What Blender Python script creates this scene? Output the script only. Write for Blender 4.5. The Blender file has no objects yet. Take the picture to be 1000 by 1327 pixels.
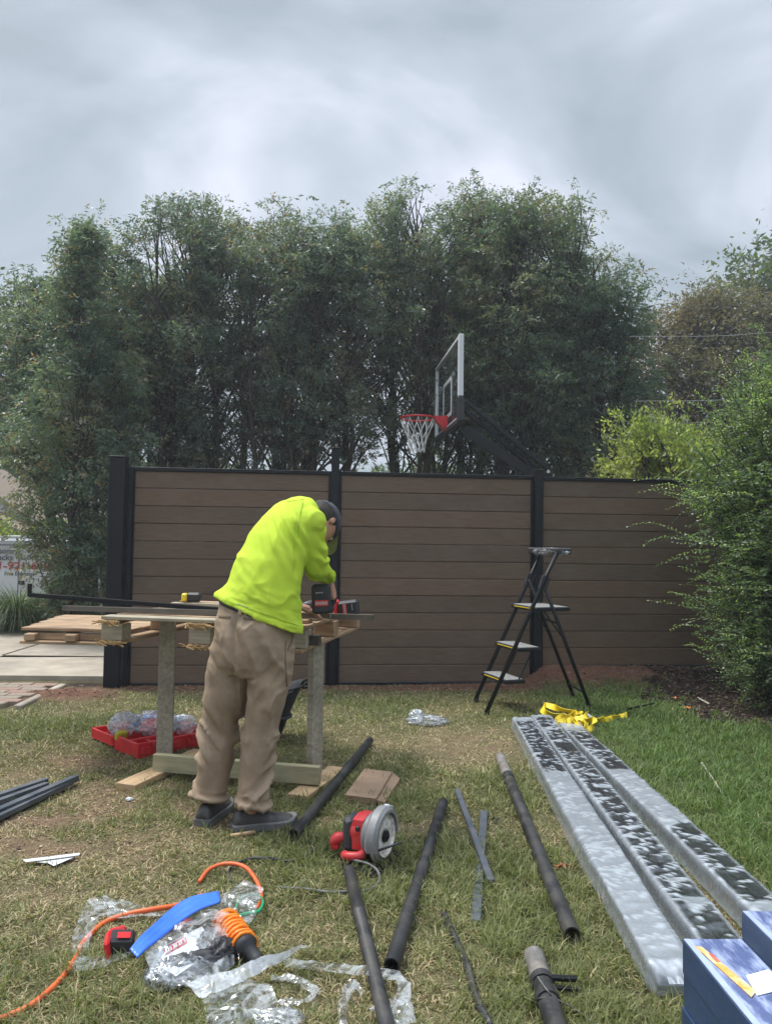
import bpy, bmesh, math, random
import numpy as np
from mathutils import Vector, Matrix

random.seed(7)
RNG = np.random.default_rng(11)
scene = bpy.context.scene
COL = scene.collection
PI = math.pi

# ------------------------------------------------------------------ camera
CAM_H = 1.27
FPX, W0, H0 = 980.0, 1000.0, 1327.0
PITCH = math.atan(42.0 / FPX)
ROLL = 0.0129
cam_data = bpy.data.cameras.new("camera")
cam = bpy.data.objects.new("camera", cam_data)
COL.objects.link(cam)
cam.location = (0, 0, CAM_H)
RCAM = Matrix.Rotation(PI / 2 + PITCH, 3, 'X') @ Matrix.Rotation(ROLL, 3, 'Z')
cam.rotation_euler = RCAM.to_euler()
cam_data.sensor_fit = 'VERTICAL'
cam_data.sensor_height = 24.0
cam_data.lens = FPX / H0 * 24.0
cam_data.clip_start = 0.05
cam_data.clip_end = 2000
scene.camera = cam

# ------------------------------------------------------------------ world
SUN_EL, SUN_AZ = math.radians(58), math.radians(-62)     # azimuth from +Y towards +X
world = bpy.data.worlds.new("World")
scene.world = world
world.use_nodes = True
wn, wl = world.node_tree.nodes, world.node_tree.links
wn.clear()
w_out = wn.new('ShaderNodeOutputWorld')
w_bg = wn.new('ShaderNodeBackground')
w_sky = wn.new('ShaderNodeTexSky')
w_sky.sky_type = 'NISHITA'
w_sky.sun_disc = False
w_sky.sun_elevation = SUN_EL
w_sky.sun_rotation = SUN_AZ
w_sky.air_density = 1.0
w_sky.dust_density = 3.0
tc = wn.new('ShaderNodeTexCoord')
sep = wn.new('ShaderNodeSeparateXYZ')
wl.new(tc.outputs['Generated'], sep.inputs[0])
# project the view direction on a cloud deck: p = d.xy / (d.z + k)
addz = wn.new('ShaderNodeMath'); addz.operation = 'ADD'; addz.inputs[1].default_value = 0.55
absz = wn.new('ShaderNodeMath'); absz.operation = 'ABSOLUTE'
wl.new(sep.outputs['Z'], absz.inputs[0]); wl.new(absz.outputs[0], addz.inputs[0])
dx = wn.new('ShaderNodeMath'); dx.operation = 'DIVIDE'
dy = wn.new('ShaderNodeMath'); dy.operation = 'DIVIDE'
wl.new(sep.outputs['X'], dx.inputs[0]); wl.new(addz.outputs[0], dx.inputs[1])
wl.new(sep.outputs['Y'], dy.inputs[0]); wl.new(addz.outputs[0], dy.inputs[1])
cmb = wn.new('ShaderNodeCombineXYZ')
wl.new(dx.outputs[0], cmb.inputs[0]); wl.new(dy.outputs[0], cmb.inputs[1])
mp = wn.new('ShaderNodeMapping')
mp.inputs['Location'].default_value = (0.35, 0.2, 0)
mp.inputs['Rotation'].default_value = (0, 0, math.radians(38))
mp.inputs['Scale'].default_value = (0.75, 1.25, 1)
wl.new(cmb.outputs[0], mp.inputs[0])
n1 = wn.new('ShaderNodeTexNoise')
n1.inputs['Scale'].default_value = 2.6; n1.inputs['Detail'].default_value = 7
n1.inputs['Roughness'].default_value = 0.48; n1.inputs['Distortion'].default_value = 0.6
wl.new(mp.outputs[0], n1.inputs['Vector'])
cr = wn.new('ShaderNodeValToRGB')
cr.color_ramp.elements[0].position = 0.40; cr.color_ramp.elements[0].color = (4.5, 5.3, 6.05, 1)
cr.color_ramp.elements[1].position = 0.63; cr.color_ramp.elements[1].color = (9.6, 10.0, 11.6, 1)
e = cr.color_ramp.elements.new(0.52); e.color = (6.4, 7.2, 8.2, 1)
wl.new(n1.outputs['Fac'], cr.inputs[0])
# overcast: the deck is brighter overhead
zr = wn.new('ShaderNodeMapRange')
zr.inputs['From Min'].default_value = 0.60; zr.inputs['From Max'].default_value = 1.0
zr.inputs['To Min'].default_value = 0.66; zr.inputs['To Max'].default_value = 2.8
wl.new(absz.outputs[0], zr.inputs['Value'])
zm = wn.new('ShaderNodeVectorMath'); zm.operation = 'SCALE'
wl.new(cr.outputs[0], zm.inputs[0]); wl.new(zr.outputs[0], zm.inputs['Scale'])
mx = wn.new('ShaderNodeMix'); mx.data_type = 'RGBA'; mx.inputs['Factor'].default_value = 0.93
wl.new(w_sky.outputs[0], mx.inputs['A']); wl.new(zm.outputs[0], mx.inputs['B'])
wl.new(mx.outputs['Result'], w_bg.inputs['Color'])
w_bg.inputs['Strength'].default_value = 0.05
wl.new(w_bg.outputs[0], w_out.inputs[0])

sun_d = bpy.data.lights.new("sun", 'SUN')
sun_d.energy = 1.5
sun_d.angle = math.radians(16)
sun_d.color = (1.0, 0.96, 0.9)
sun = bpy.data.objects.new("sun", sun_d)
COL.objects.link(sun)
sd = Vector((math.cos(SUN_EL) * math.sin(SUN_AZ), math.cos(SUN_EL) * math.cos(SUN_AZ), math.sin(SUN_EL)))
sun.rotation_euler = sd.to_track_quat('Z', 'Y').to_euler()
sun.location = (0, 0, 30)

vs = scene.view_settings
vs.view_transform = 'Standard'
vs.look = 'None'
vs.gamma = 1
vs.exposure = 1.52
vs.use_curve_mapping = False
scene.cycles.max_bounces = 8
scene.cycles.transparent_max_bounces = 24
scene.cycles.diffuse_bounces = 3
scene.cycles.glossy_bounces = 3
scene.cycles.transmission_bounces = 4
scene.cycles.caustics_reflective = False
scene.cycles.caustics_refractive = False

# ------------------------------------------------------------------ helpers
def ray(px, py):
    d = Vector(((px - W0 / 2) / FPX, (H0 / 2 - py) / FPX, -1.0))
    return RCAM @ d

def P(px, py, z=0.0):
    """world point on the level z seen at photo pixel"""
    d = ray(px, py)
    t = (z - CAM_H) / d.z
    return Vector((d.x * t, d.y * t, z))

def PD(px, py, y):
    """world point at distance y seen at photo pixel"""
    d = ray(px, py)
    t = y / d.y
    return Vector((d.x * t, y, CAM_H + d.z * t))

def V(*a):
    return Vector(a)

_hash_a = RNG.integers(0, 2**31, 4096)
def vnoise(x, y, z=None, seed=0):
    x = np.asarray(x, float); y = np.asarray(y, float)
    z = np.zeros_like(x) if z is None else np.asarray(z, float)
    xi, yi, zi = np.floor(x).astype(int), np.floor(y).astype(int), np.floor(z).astype(int)
    xf, yf, zf = x - xi, y - yi, z - zi
    xf = xf * xf * (3 - 2 * xf); yf = yf * yf * (3 - 2 * yf); zf = zf * zf * (3 - 2 * zf)
    def h(i, j, k):
        v = _hash_a[(i * 73 + seed * 17) & 4095]
        v = _hash_a[(v + j * 31) & 4095]
        v = _hash_a[(v + k * 57) & 4095]
        return v / 2**31
    r = 0
    for i in (0, 1):
        wx = xf if i else 1 - xf
        for j in (0, 1):
            wy = yf if j else 1 - yf
            for k in (0, 1):
                wz = zf if k else 1 - zf
                r = r + wx * wy * wz * h(xi + i, yi + j, zi + k)
    return r

def fbm(x, y, z=None, o=4, seed=0, rough=0.5):
    r, a, t = 0, 1.0, 0
    for k in range(o):
        f = 2.0 ** k
        r = r + a * vnoise(np.asarray(x) * f + 13.7 * k, np.asarray(y) * f + 5.1 * k, None if z is None else np.asarray(z) * f, seed + k)
        t += a; a *= rough
    return r / t

def sstep(a, b, x):
    t = np.clip((np.asarray(x, float) - a) / (b - a), 0, 1)
    return t * t * (3 - 2 * t)

def link(o, parent=None):
    COL.objects.link(o)
    if parent is not None:
        o.parent = parent
    return o

def tag(o, label=None, cat=None, group=None, kind=None):
    if label: o['label'] = label
    if cat: o['category'] = cat
    if group: o['group'] = group
    if kind: o['kind'] = kind
    return o

def thing(name, label, cat, loc=(0, 0, 0), rz=0.0, group=None):
    o = bpy.data.objects.new(name, None)
    o.empty_display_size = 0.1
    o.location = loc
    o.rotation_euler = (0, 0, rz)
    link(o)
    return tag(o, label, cat, group)

def from_arrays(name, verts, faces, mat=None, parent=None, smooth=False, cols=None, attrs=None):
    me = bpy.data.meshes.new(name)
    verts = np.asarray(verts, dtype=np.float32)
    if isinstance(faces, np.ndarray):
        n, k = faces.shape
        me.vertices.add(len(verts)); me.vertices.foreach_set('co', verts.ravel())
        me.loops.add(n * k); me.loops.foreach_set('vertex_index', faces.astype(np.int32).ravel())
        me.polygons.add(n)
        me.polygons.foreach_set('loop_start', np.arange(0, n * k, k, dtype=np.int32))
        me.update(calc_edges=True)
    else:
        me.from_pydata([tuple(map(float, v)) for v in verts], [], faces)
        me.update()
    if smooth:
        me.polygons.foreach_set('use_smooth', np.ones(len(me.polygons), bool))
    if cols is not None:
        a = me.attributes.new('col', 'FLOAT_COLOR', 'POINT')
        c = np.ones((len(verts), 4), np.float32); c[:, :3] = cols
        a.data.foreach_set('color', c.ravel())
    for k_, v_ in (attrs or {}).items():
        a = me.attributes.new(k_, 'FLOAT', 'POINT')
        a.data.foreach_set('value', np.asarray(v_, np.float32))
    if mat is not None:
        me.materials.append(mat)
    o = bpy.data.objects.new(name, me)
    return link(o, parent)

class MB:
    """collects verts and faces for one mesh"""
    def __init__(self):
        self.v, self.f = [], []
    def add(self, vs, fs):
        n = len(self.v)
        self.v.extend([tuple(v) for v in vs])
        self.f.extend([tuple(i + n for i in f) for f in fs])
        return self
    def box(self, c, s, rot=None, bev=0.0):
        """box centred c, size s, optional rotation matrix, chamfered edges"""
        sx, sy, sz = s[0] / 2, s[1] / 2, s[2] / 2
        R = rot if rot is not None else Matrix.Identity(3)
        c = Vector(c)
        if bev <= 0:
            vs = [c + R @ Vector((x * sx, y * sy, z * sz)) for x in (-1, 1) for y in (-1, 1) for z in (-1, 1)]
            fs = [(0, 1, 3, 2), (4, 6, 7, 5), (0, 4, 5, 1), (2, 3, 7, 6), (0, 2, 6, 4), (1, 5, 7, 3)]
            return self.add(vs, fs)
        b = min(bev, sx * .9, sy * .9, sz * .9)
        vs, idx = [], {}
        for x in (-1, 1):
            for y in (-1, 1):
                for z in (-1, 1):
                    for a in range(3):
                        p = [x * (sx - b), y * (sy - b), z * (sz - b)]
                        p[a] = (x * sx, y * sy, z * sz)[a]
                        idx[(x, y, z, a)] = len(vs)
                        vs.append(c + R @ Vector(p))
        fs = []
        for s_ in (-1, 1):
            q = [idx[(s_, y, z, 0)] for y, z in ((-1, -1), (1, -1), (1, 1), (-1, 1))]
            fs.append(q if s_ > 0 else q[::-1])
            q = [idx[(x, s_, z, 1)] for x, z in ((-1, -1), (-1, 1), (1, 1), (1, -1))]
            fs.append(q if s_ > 0 else q[::-1])
            q = [idx[(x, y, s_, 2)] for x, y in ((-1, -1), (1, -1), (1, 1), (-1, 1))]
            fs.append(q if s_ > 0 else q[::-1])
        for a in (-1, 1):
            for d in (-1, 1):
                q = [idx[(a, d, -1, 0)], idx[(a, d, 1, 0)], idx[(a, d, 1, 1)], idx[(a, d, -1, 1)]]
                fs.append(q if a * d < 0 else q[::-1])
                q = [idx[(a, -1, d, 0)], idx[(a, 1, d, 0)], idx[(a, 1, d, 2)], idx[(a, -1, d, 2)]]
                fs.append(q if a * d > 0 else q[::-1])
                q = [idx[(-1, a, d, 1)], idx[(1, a, d, 1)], idx[(1, a, d, 2)], idx[(-1, a, d, 2)]]
                fs.append(q if a * d < 0 else q[::-1])
        for x in (-1, 1):
            for y in (-1, 1):
                for z in (-1, 1):
                    q = [idx[(x, y, z, 0)], idx[(x, y, z, 1)], idx[(x, y, z, 2)]]
                    fs.append(q if x * y * z > 0 else q[::-1])
        return self.add(vs, fs)
    def bar(self, a, b, w, h, up=(0, 0, 1), bev=0.0):
        """rectangular bar from a to b; h is along up"""
        a, b, up = Vector(a), Vector(b), Vector(up)
        d = (b - a)
        L = d.length
        y = d.normalized()
        x = y.cross(up)
        if x.length < 1e-4:
            x = y.cross(Vector((0, 1, 0)))
        x.normalize()
        z = x.cross(y)
        R = Matrix((x, y, z)).transposed()
        return self.box((a + b) / 2, (w, L, h), R, bev)
    def tube(self, pts, r, n=10, caps=True, sq=1.0):
        pts = [Vector(p) for p in pts]
        m = len(pts)
        rs = r if isinstance(r, (list, tuple)) else [r] * m
        t0 = (pts[1] - pts[0]).normalized()
        u = t0.orthogonal().normalized()
        vs, fs = [], []
        for i, p in enumerate(pts):
            t = (pts[min(i + 1, m - 1)] - pts[max(i - 1, 0)]).normalized()
            u = (u - t * u.dot(t))
            if u.length < 1e-6: u = t.orthogonal()
            u.normalize()
            w = t.cross(u)
            for k in range(n):
                a = 2 * PI * k / n
                vs.append(p + (u * math.cos(a) + w * math.sin(a) * sq) * rs[i])
        for i in range(m - 1):
            for k in range(n):
                k2 = (k + 1) % n
                fs.append((i * n + k, i * n + k2, (i + 1) * n + k2, (i + 1) * n + k))
        if caps:
            fs.append(tuple(range(n))[::-1])
            fs.append(tuple((m - 1) * n + k for k in range(n)))
        return self.add(vs, fs)
    def pipe(self, a, b, r, ri, n=14, hollow=True, mid=()):
        """hollow straight pipe"""
        a, b = Vector(a), Vector(b)
        t = (b - a).normalized(); L = (b - a).length
        u = t.orthogonal().normalized(); w = t.cross(u)
        prof = [(0, ri), (0, r)] + [(L * f, r * k) for f, k in mid] + [(L, r), (L, ri)]
        vs, fs = [], []
        prof = [(min(L * .5, .12), ri)] + prof + [(L - min(L * .5, .12), ri)]
        for s, q in prof:
            for k in range(n):
                g = 2 * PI * k / n
                vs.append(a + t * s + (u * math.cos(g) + w * math.sin(g)) * q)
        for i in range(len(prof) - 1):
            for k in range(n):
                k2 = (k + 1) % n
                fs.append((i * n + k, i * n + k2, (i + 1) * n + k2, (i + 1) * n + k))
        m = len(prof)
        fs.append(tuple(range(n))[::-1]); fs.append(tuple((m - 1) * n + k for k in range(n)))
        return self.add(vs, fs)
    def loft(self, rings, caps=True):
        """rings: lists of equal-length point lists"""
        n = len(rings[0]); vs, fs = [], []
        for r in rings: vs.extend(r)
        for i in range(len(rings) - 1):
            for k in range(n):
                k2 = (k + 1) % n
                fs.append((i * n + k, i * n + k2, (i + 1) * n + k2, (i + 1) * n + k))
        if caps:
            fs.append(tuple(range(n))[::-1]); fs.append(tuple((len(rings) - 1) * n + k for k in range(n)))
        return self.add(vs, fs)
    def build(self, name, mat, parent=None, smooth=False, loc=None, auto=None):
        """auto: sharp-edge angle in degrees"""
        vs = self.v
        if loc is not None:
            l = Vector(loc); vs = [(v[0] - l[0], v[1] - l[1], v[2] - l[2]) for v in vs]
        o = from_arrays(name, np.array([tuple(v) for v in vs], dtype=np.float32), self.f, mat, parent, smooth or auto is not None)
        if auto is not None:
            bm = bmesh.new(); bm.from_mesh(o.data)
            for e_ in bm.edges:
                if len(e_.link_faces) != 2 or e_.calc_face_angle(0) > math.radians(auto): e_.smooth = False
            bm.to_mesh(o.data); bm.free()
        if loc is not None: o.location = loc
        return o

def spline(pts, n=8):
    """Catmull-Rom through pts"""
    pts = [Vector(p) for p in pts]
    if len(pts) < 3: return pts
    q = [pts[0] * 2 - pts[1]] + pts + [pts[-1] * 2 - pts[-2]]
    out = []
    for i in range(1, len(q) - 2):
        p0, p1, p2, p3 = q[i - 1], q[i], q[i + 1], q[i + 2]
        for k in range(n):
            t = k / n
            out.append(0.5 * ((2 * p1) + (p2 - p0) * t + (2 * p0 - 5 * p1 + 4 * p2 - p3) * t * t + (3 * p1 - p0 - 3 * p2 + p3) * t ** 3))
    out.append(pts[-1])
    return out

def catmull(xs, vals, x):
    return np.interp(x, xs, vals)

# ------------------------------------------------------------------ materials
def mat(name, c1, c2=None, scale=6.0, rough=0.6, rough2=None, metal=0.0, bump=0.0, bscale=60.0, stretch=(1, 1, 1), spec=0.5,
        detail=5, coat=0.0, attr=False, transl=0.0, dirt=None, dirt_amt=0.0, dirt_scale=3.0, sheen=0.0, bdist=0.01, lo=0.35, hi=0.65):
    m = bpy.data.materials.new(name)
    m.use_nodes = True
    nt = m.node_tree; nd, lk = nt.nodes, nt.links
    b = nd['Principled BSDF']; out = nd['Material Output']
    b.inputs['Roughness'].default_value = rough
    b.inputs['Metallic'].default_value = metal
    b.inputs['Specular IOR Level'].default_value = spec
    b.inputs['Coat Weight'].default_value = coat
    b.inputs['Coat Roughness'].default_value = 0.12
    if sheen: b.inputs['Sheen Weight'].default_value = sheen
    tcn = nd.new('ShaderNodeTexCoord')
    mpn = nd.new('ShaderNodeMapping'); mpn.inputs['Scale'].default_value = stretch
    lk.new(tcn.outputs['Object'], mpn.inputs[0])
    cur = None
    if attr:
        at = nd.new('ShaderNodeAttribute'); at.attribute_name = 'col'
        cur = at.outputs['Color']
        if c2 is not None:      # multiply by a fine mottling
            nz = nd.new('ShaderNodeTexNoise'); nz.inputs['Scale'].default_value = scale; nz.inputs['Detail'].default_value = detail
            lk.new(mpn.outputs[0], nz.inputs['Vector'])
            rp = nd.new('ShaderNodeValToRGB'); rp.color_ramp.elements[0].position = lo; rp.color_ramp.elements[1].position = hi
            rp.color_ramp.elements[0].color = (*c1, 1); rp.color_ramp.elements[1].color = (*c2, 1)
            lk.new(nz.outputs['Fac'], rp.inputs[0])
            mu = nd.new('ShaderNodeMix'); mu.data_type = 'RGBA'; mu.blend_type = 'MULTIPLY'; mu.inputs['Factor'].default_value = 1
            lk.new(cur, mu.inputs['A']); lk.new(rp.outputs[0], mu.inputs['B']); cur = mu.outputs['Result']
    elif c2 is not None:
        nz = nd.new('ShaderNodeTexNoise'); nz.inputs['Scale'].default_value = scale; nz.inputs['Detail'].default_value = detail
        nz.inputs['Roughness'].default_value = 0.6
        lk.new(mpn.outputs[0], nz.inputs['Vector'])
        rp = nd.new('ShaderNodeValToRGB'); rp.color_ramp.elements[0].position = lo; rp.color_ramp.elements[1].position = hi
        rp.color_ramp.elements[0].color = (*c1, 1); rp.color_ramp.elements[1].color = (*c2, 1)
        lk.new(nz.outputs['Fac'], rp.inputs[0]); cur = rp.outputs[0]
    else:
        b.inputs['Base Color'].default_value = (*c1, 1)
    if dirt is not None:
        nz2 = nd.new('ShaderNodeTexNoise'); nz2.inputs['Scale'].default_value = dirt_scale; nz2.inputs['Detail'].default_value = 8
        nz2.inputs['Roughness'].default_value = 0.65
        lk.new(tcn.outputs['Object'], nz2.inputs['Vector'])
        r2 = nd.new('ShaderNodeMapRange'); r2.inputs['From Min'].default_value = 0.42; r2.inputs['From Max'].default_value = 0.68
        r2.inputs['To Max'].default_value = dirt_amt
        lk.new(nz2.outputs['Fac'], r2.inputs['Value'])
        m2 = nd.new('ShaderNodeMix'); m2.data_type = 'RGBA'
        lk.new(r2.outputs[0], m2.inputs['Factor'])
        if cur is not None: lk.new(cur, m2.inputs['A'])
        else: m2.inputs['A'].default_value = (*c1, 1)
        m2.inputs['B'].default_value = (*dirt, 1)
        cur = m2.outputs['Result']
    if cur is not None: lk.new(cur, b.inputs['Base Color'])
    if bump > 0:
        nb = nd.new('ShaderNodeTexNoise'); nb.inputs['Scale'].default_value = bscale; nb.inputs['Detail'].default_value = 6
        lk.new(mpn.outputs[0], nb.inputs['Vector'])
        bp = nd.new('ShaderNodeBump'); bp.inputs['Strength'].default_value = bump; bp.inputs['Distance'].default_value = bdist
        lk.new(nb.outputs['Fac'], bp.inputs['Height']); lk.new(bp.outputs[0], b.inputs['Normal'])
    if rough2 is not None:
        nr = nd.new('ShaderNodeTexNoise'); nr.inputs['Scale'].default_value = 9; nr.inputs['Detail'].default_value = 6
        lk.new(tcn.outputs['Object'], nr.inputs['Vector'])
        mr = nd.new('ShaderNodeMapRange'); mr.inputs['From Min'].default_value = .3; mr.inputs['From Max'].default_value = .7
        mr.inputs['To Min'].default_value = rough; mr.inputs['To Max'].default_value = rough2
        lk.new(nr.outputs['Fac'], mr.inputs['Value']); lk.new(mr.outputs[0], b.inputs['Roughness'])
    if transl > 0:
        tr = nd.new('ShaderNodeBsdfTranslucent')
        if cur is not None:
            g = nd.new('ShaderNodeMix'); g.data_type = 'RGBA'; g.blend_type = 'MULTIPLY'; g.inputs['Factor'].default_value = 1
            g.inputs['B'].default_value = (1.3, 1.35, 0.7, 1); lk.new(cur, g.inputs['A']); lk.new(g.outputs['Result'], tr.inputs['Color'])
        else: tr.inputs['Color'].default_value = (*c1, 1)
        ms = nd.new('ShaderNodeMixShader'); ms.inputs[0].default_value = transl
        lk.new(b.outputs[0], ms.inputs[1]); lk.new(tr.outputs[0], ms.inputs[2]); lk.new(ms.outputs[0], out.inputs['Surface'])
    return m

def film_mat(name, clear=0.75, tint=(0.8, 0.84, 0.88), bump=0.6, bscale=30, rough=0.12, crease=0.5, crease_scale=14, attr=None, gloss=0.35, graze=0.5):
    """thin plastic film: see-through with milky creases and sharp sky highlights"""
    m = bpy.data.materials.new(name); m.use_nodes = True
    nd, lk = m.node_tree.nodes, m.node_tree.links
    nd.remove(nd['Principled BSDF']); out = nd['Material Output']
    tcn = nd.new('ShaderNodeTexCoord')
    nb = nd.new('ShaderNodeTexNoise'); nb.inputs['Scale'].default_value = bscale; nb.inputs['Detail'].default_value = 4
    nb.inputs['Distortion'].default_value = 1.2
    lk.new(tcn.outputs['Object'], nb.inputs['Vector'])
    bp = nd.new('ShaderNodeBump'); bp.inputs['Strength'].default_value = bump * .6; bp.inputs['Distance'].default_value = 0.006
    lk.new(nb.outputs['Fac'], bp.inputs['Height'])
    tr = nd.new('ShaderNodeBsdfTransparent'); tr.inputs['Color'].default_value = (.97, .98, .99, 1)
    gl = nd.new('ShaderNodeBsdfGlossy'); gl.inputs['Roughness'].default_value = rough; gl.inputs['Color'].default_value = (.95, .97, 1, 1)
    lk.new(bp.outputs[0], gl.inputs['Normal'])
    df = nd.new('ShaderNodeBsdfDiffuse'); df.inputs['Color'].default_value = (*tint, 1)
    tl = nd.new('ShaderNodeBsdfTranslucent'); tl.inputs['Color'].default_value = (*tint, 1)
    lk.new(bp.outputs[0], df.inputs['Normal'])
    mdt = nd.new('ShaderNodeMixShader'); mdt.inputs[0].default_value = 0.4
    lk.new(df.outputs[0], mdt.inputs[1]); lk.new(tl.outputs[0], mdt.inputs[2])
    fr = nd.new('ShaderNodeLayerWeight'); fr.inputs['Blend'].default_value = 0.5
    lk.new(bp.outputs[0], fr.inputs['Normal'])
    fp = nd.new('ShaderNodeMath'); fp.operation = 'POWER'; fp.inputs[1].default_value = 3.5
    lk.new(fr.outputs['Facing'], fp.inputs[0])
    fm = nd.new('ShaderNodeMath'); fm.operation = 'MULTIPLY_ADD'; fm.use_clamp = True
    fm.inputs[1].default_value = graze; fm.inputs[2].default_value = 0.05 + gloss * 0.10
    lk.new(fp.outputs[0], fm.inputs[0])
    # crease mask from a ridged noise
    nc = nd.new('ShaderNodeTexNoise'); nc.inputs['Scale'].default_value = crease_scale; nc.inputs['Detail'].default_value = 5
    nc.inputs['Distortion'].default_value = 1.6
    lk.new(tcn.outputs['Object'], nc.inputs['Vector'])
    s1 = nd.new('ShaderNodeMath'); s1.operation = 'SUBTRACT'; s1.inputs[1].default_value = 0.5; lk.new(nc.outputs['Fac'], s1.inputs[0])
    s2 = nd.new('ShaderNodeMath'); s2.operation = 'ABSOLUTE'; lk.new(s1.outputs[0], s2.inputs[0])
    s3 = nd.new('ShaderNodeMapRange'); s3.inputs['From Min'].default_value = 0.0; s3.inputs['From Max'].default_value = 0.06
    s3.inputs['To Min'].default_value = crease; s3.inputs['To Max'].default_value = 0.0
    lk.new(s2.outputs[0], s3.inputs['Value'])
    opq = nd.new('ShaderNodeMath'); opq.operation = 'ADD'; opq.use_clamp = True
    lk.new(s3.outputs[0], opq.inputs[0])
    if attr:
        at = nd.new('ShaderNodeAttribute'); at.attribute_name = attr
        lk.new(at.outputs['Fac'], opq.inputs[1])
    else:
        opq.inputs[1].default_value = 1 - clear
    a = nd.new('ShaderNodeMixShader')
    lk.new(opq.outputs[0], a.inputs[0]); lk.new(tr.outputs[0], a.inputs[1]); lk.new(mdt.outputs[0], a.inputs[2])
    b = nd.new('ShaderNodeMixShader')
    lk.new(fm.outputs[0], b.inputs[0]); lk.new(a.outputs[0], b.inputs[1]); lk.new(gl.outputs[0], b.inputs[2])
    lk.new(b.outputs[0], out.inputs['Surface'])
    return m

BLACK_METAL = mat('black_powder_coat', (.005, .006, .008), (.009, .010, .013), 4, .42, .55, bump=.05, bscale=300, spec=.3)
BLACK_PLASTIC = mat('black_plastic', (.015, .015, .017), (.03, .03, .033), 12, .5)
OLD_PIPE = mat('dusty_black_pipe', (.009, .010, .012), (.02, .022, .026), 9, .40, .6, dirt=(.12, .105, .085), dirt_amt=.4, dirt_scale=11, bump=.15, bscale=90)
RED = mat('red_plastic', (.62, .02, .025), (.5, .012, .018), 10, .38, .5, spec=.5)
# ================================================================== GROUND
FA = Vector((-2.31, 6.78)); FB = Vector((1.357, 7.15))      # fence line
def fence_y(x): return 6.70 + (x + 2.31) * 0.1009

def blob(x, y, c, rx, ry, n=None):
    d = ((x - c[0]) / rx) ** 2 + ((y - c[1]) / ry) ** 2
    if n is not None: d = d * (0.5 + n)
    return np.exp(-d * 1.2)

def fields(x, y):
    """bare soil, red soil, dryness, mulch at ground points"""
    n1_ = fbm(x * 1.7, y * 1.7, o=5, seed=3, rough=.6)
    n2_ = fbm(x * 5.5, y * 5.5, o=4, seed=9, rough=.6)
    fy = fence_y(x)
    red = blob(x, y, P(88, 903), .42, .22, n2_) * 1.3 + blob(x, y, P(690, 886), 1.1, .25, n2_) * 2.0 + blob(x, y, P(790, 885), .9, .3, n2_) * 1.9
    red = red + blob(x, y, P(480, 892), 2.3, .14, n2_) * .85 + blob(x, y, P(200, 893), .9, .15, n2_) * .7 + blob(x, y, P(640, 880), .5, .3, n2_) * .6
    mulch = sstep(2.15, 2.6, x + (n2_ - .5) * .8) * sstep(5.35, 5.8, y + (n2_ - .5) * .5 + (x - 2.5) * .15)
    mulch = np.maximum(mulch, blob(x, y, P(115, 888), .22, .14, n2_) * 1.4)
    mulch = np.clip(mulch, 0, 1)
    bare = np.zeros_like(x)
    for (px, py, rx, ry, a) in ((200, 1015, .5, .3, .75), (80, 1060, .55, .2, .7), (275, 1060, .35, .2, .85), (130, 1110, .3, .15, .6),
                                (400, 985, .5, .35, .3), (610, 965, .28, .25, .55), (190, 1130, .35, .12, .6), (880, 985, .3, .15, .2),
                                (120, 985, .5, .15, .5), (500, 1060, .3, .25, .2), (580, 1200, .14, .12, .3), (20, 1100, .4, .15, .5)):
        bare = bare + a * blob(x, y, P(px, py), rx, ry, n2_)
    bare = np.clip(bare * (0.45 + 1.1 * sstep(.42, .62, n2_)) + .16 * sstep(.6, .72, n2_), 0, 1)
    bare = bare * (1 - sstep(1.0, 1.6, x) * .8)
    dry = .48 + 1.45 * (n1_ - .5) + .5 * (n2_ - .5) + bare * .4
    dry = dry - .75 * sstep(1.05, 1.7, x) + .12 * sstep(.2, -1.2, x) - .25 * blob(x, y, P(20, 945), .6, .4) - .3 * blob(x, y, P(290, 1010), .45, .2)
    dry = dry - .22 * blob(x, y, P(420, 1130), .9, .35) - .2 * blob(x, y, P(660, 1050), .3, .8)
    dry = dry + .3 * blob(x, y, P(600, 965), .7, .35) + .15 * blob(x, y, P(560, 1240), .5, .3)
    red = np.clip(red, 0, 1)
    return bare, red, np.clip(dry, 0.02, 1), mulch

def gz(x, y):
    x = np.asarray(x, float); y = np.asarray(y, float)
    z = (fbm(x * 1.1, y * 1.1, o=3, seed=21) - .5) * .03
    b = blob(x, y, P(690, 886), .8, .3) * .015 + blob(x, y, P(88, 903), .4, .16) * .05
    n = fbm(x * 9, y * 9, o=3, seed=31)
    z = z + b * (0.5 + n)
    z = z + .155 * sstep(1.22, 1.5, x) * sstep(6.3, 7.0, y) * sstep(40, 20, y)
    drop = sstep(10.7, 12.2, y) * sstep(-2.2, -3.6, x)
    far = sstep(12, 30, y) * .0
    return z - drop * .62 + far

MULCH_C = np.array((.032, .022, .018)); SOIL_C = np.array((.20, .135, .085)); REDSOIL = np.array((.16, .082, .054))
THATCH = np.array((.19, .155, .085)); GREENG = np.array((.075, .095, .035))

def ground_cols(x, y):
    bare, red, dry, mulch = fields(x, y)
    n = fbm(x * 30, y * 30, o=3, seed=55)[:, None]
    c = GREENG * (1 - dry[:, None]) + THATCH * dry[:, None]
    c = c * (.55 + .6 * n)
    c = c * (1 - bare[:, None]) + SOIL_C * (.55 + .7 * n) * bare[:, None]
    c = c * (1 - red[:, None]) + REDSOIL * (.6 + .8 * n) * red[:, None]
    c = c * (1 - mulch[:, None]) + MULCH_C * (.4 + 1.3 * n) * mulch[:, None]
    return c

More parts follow.
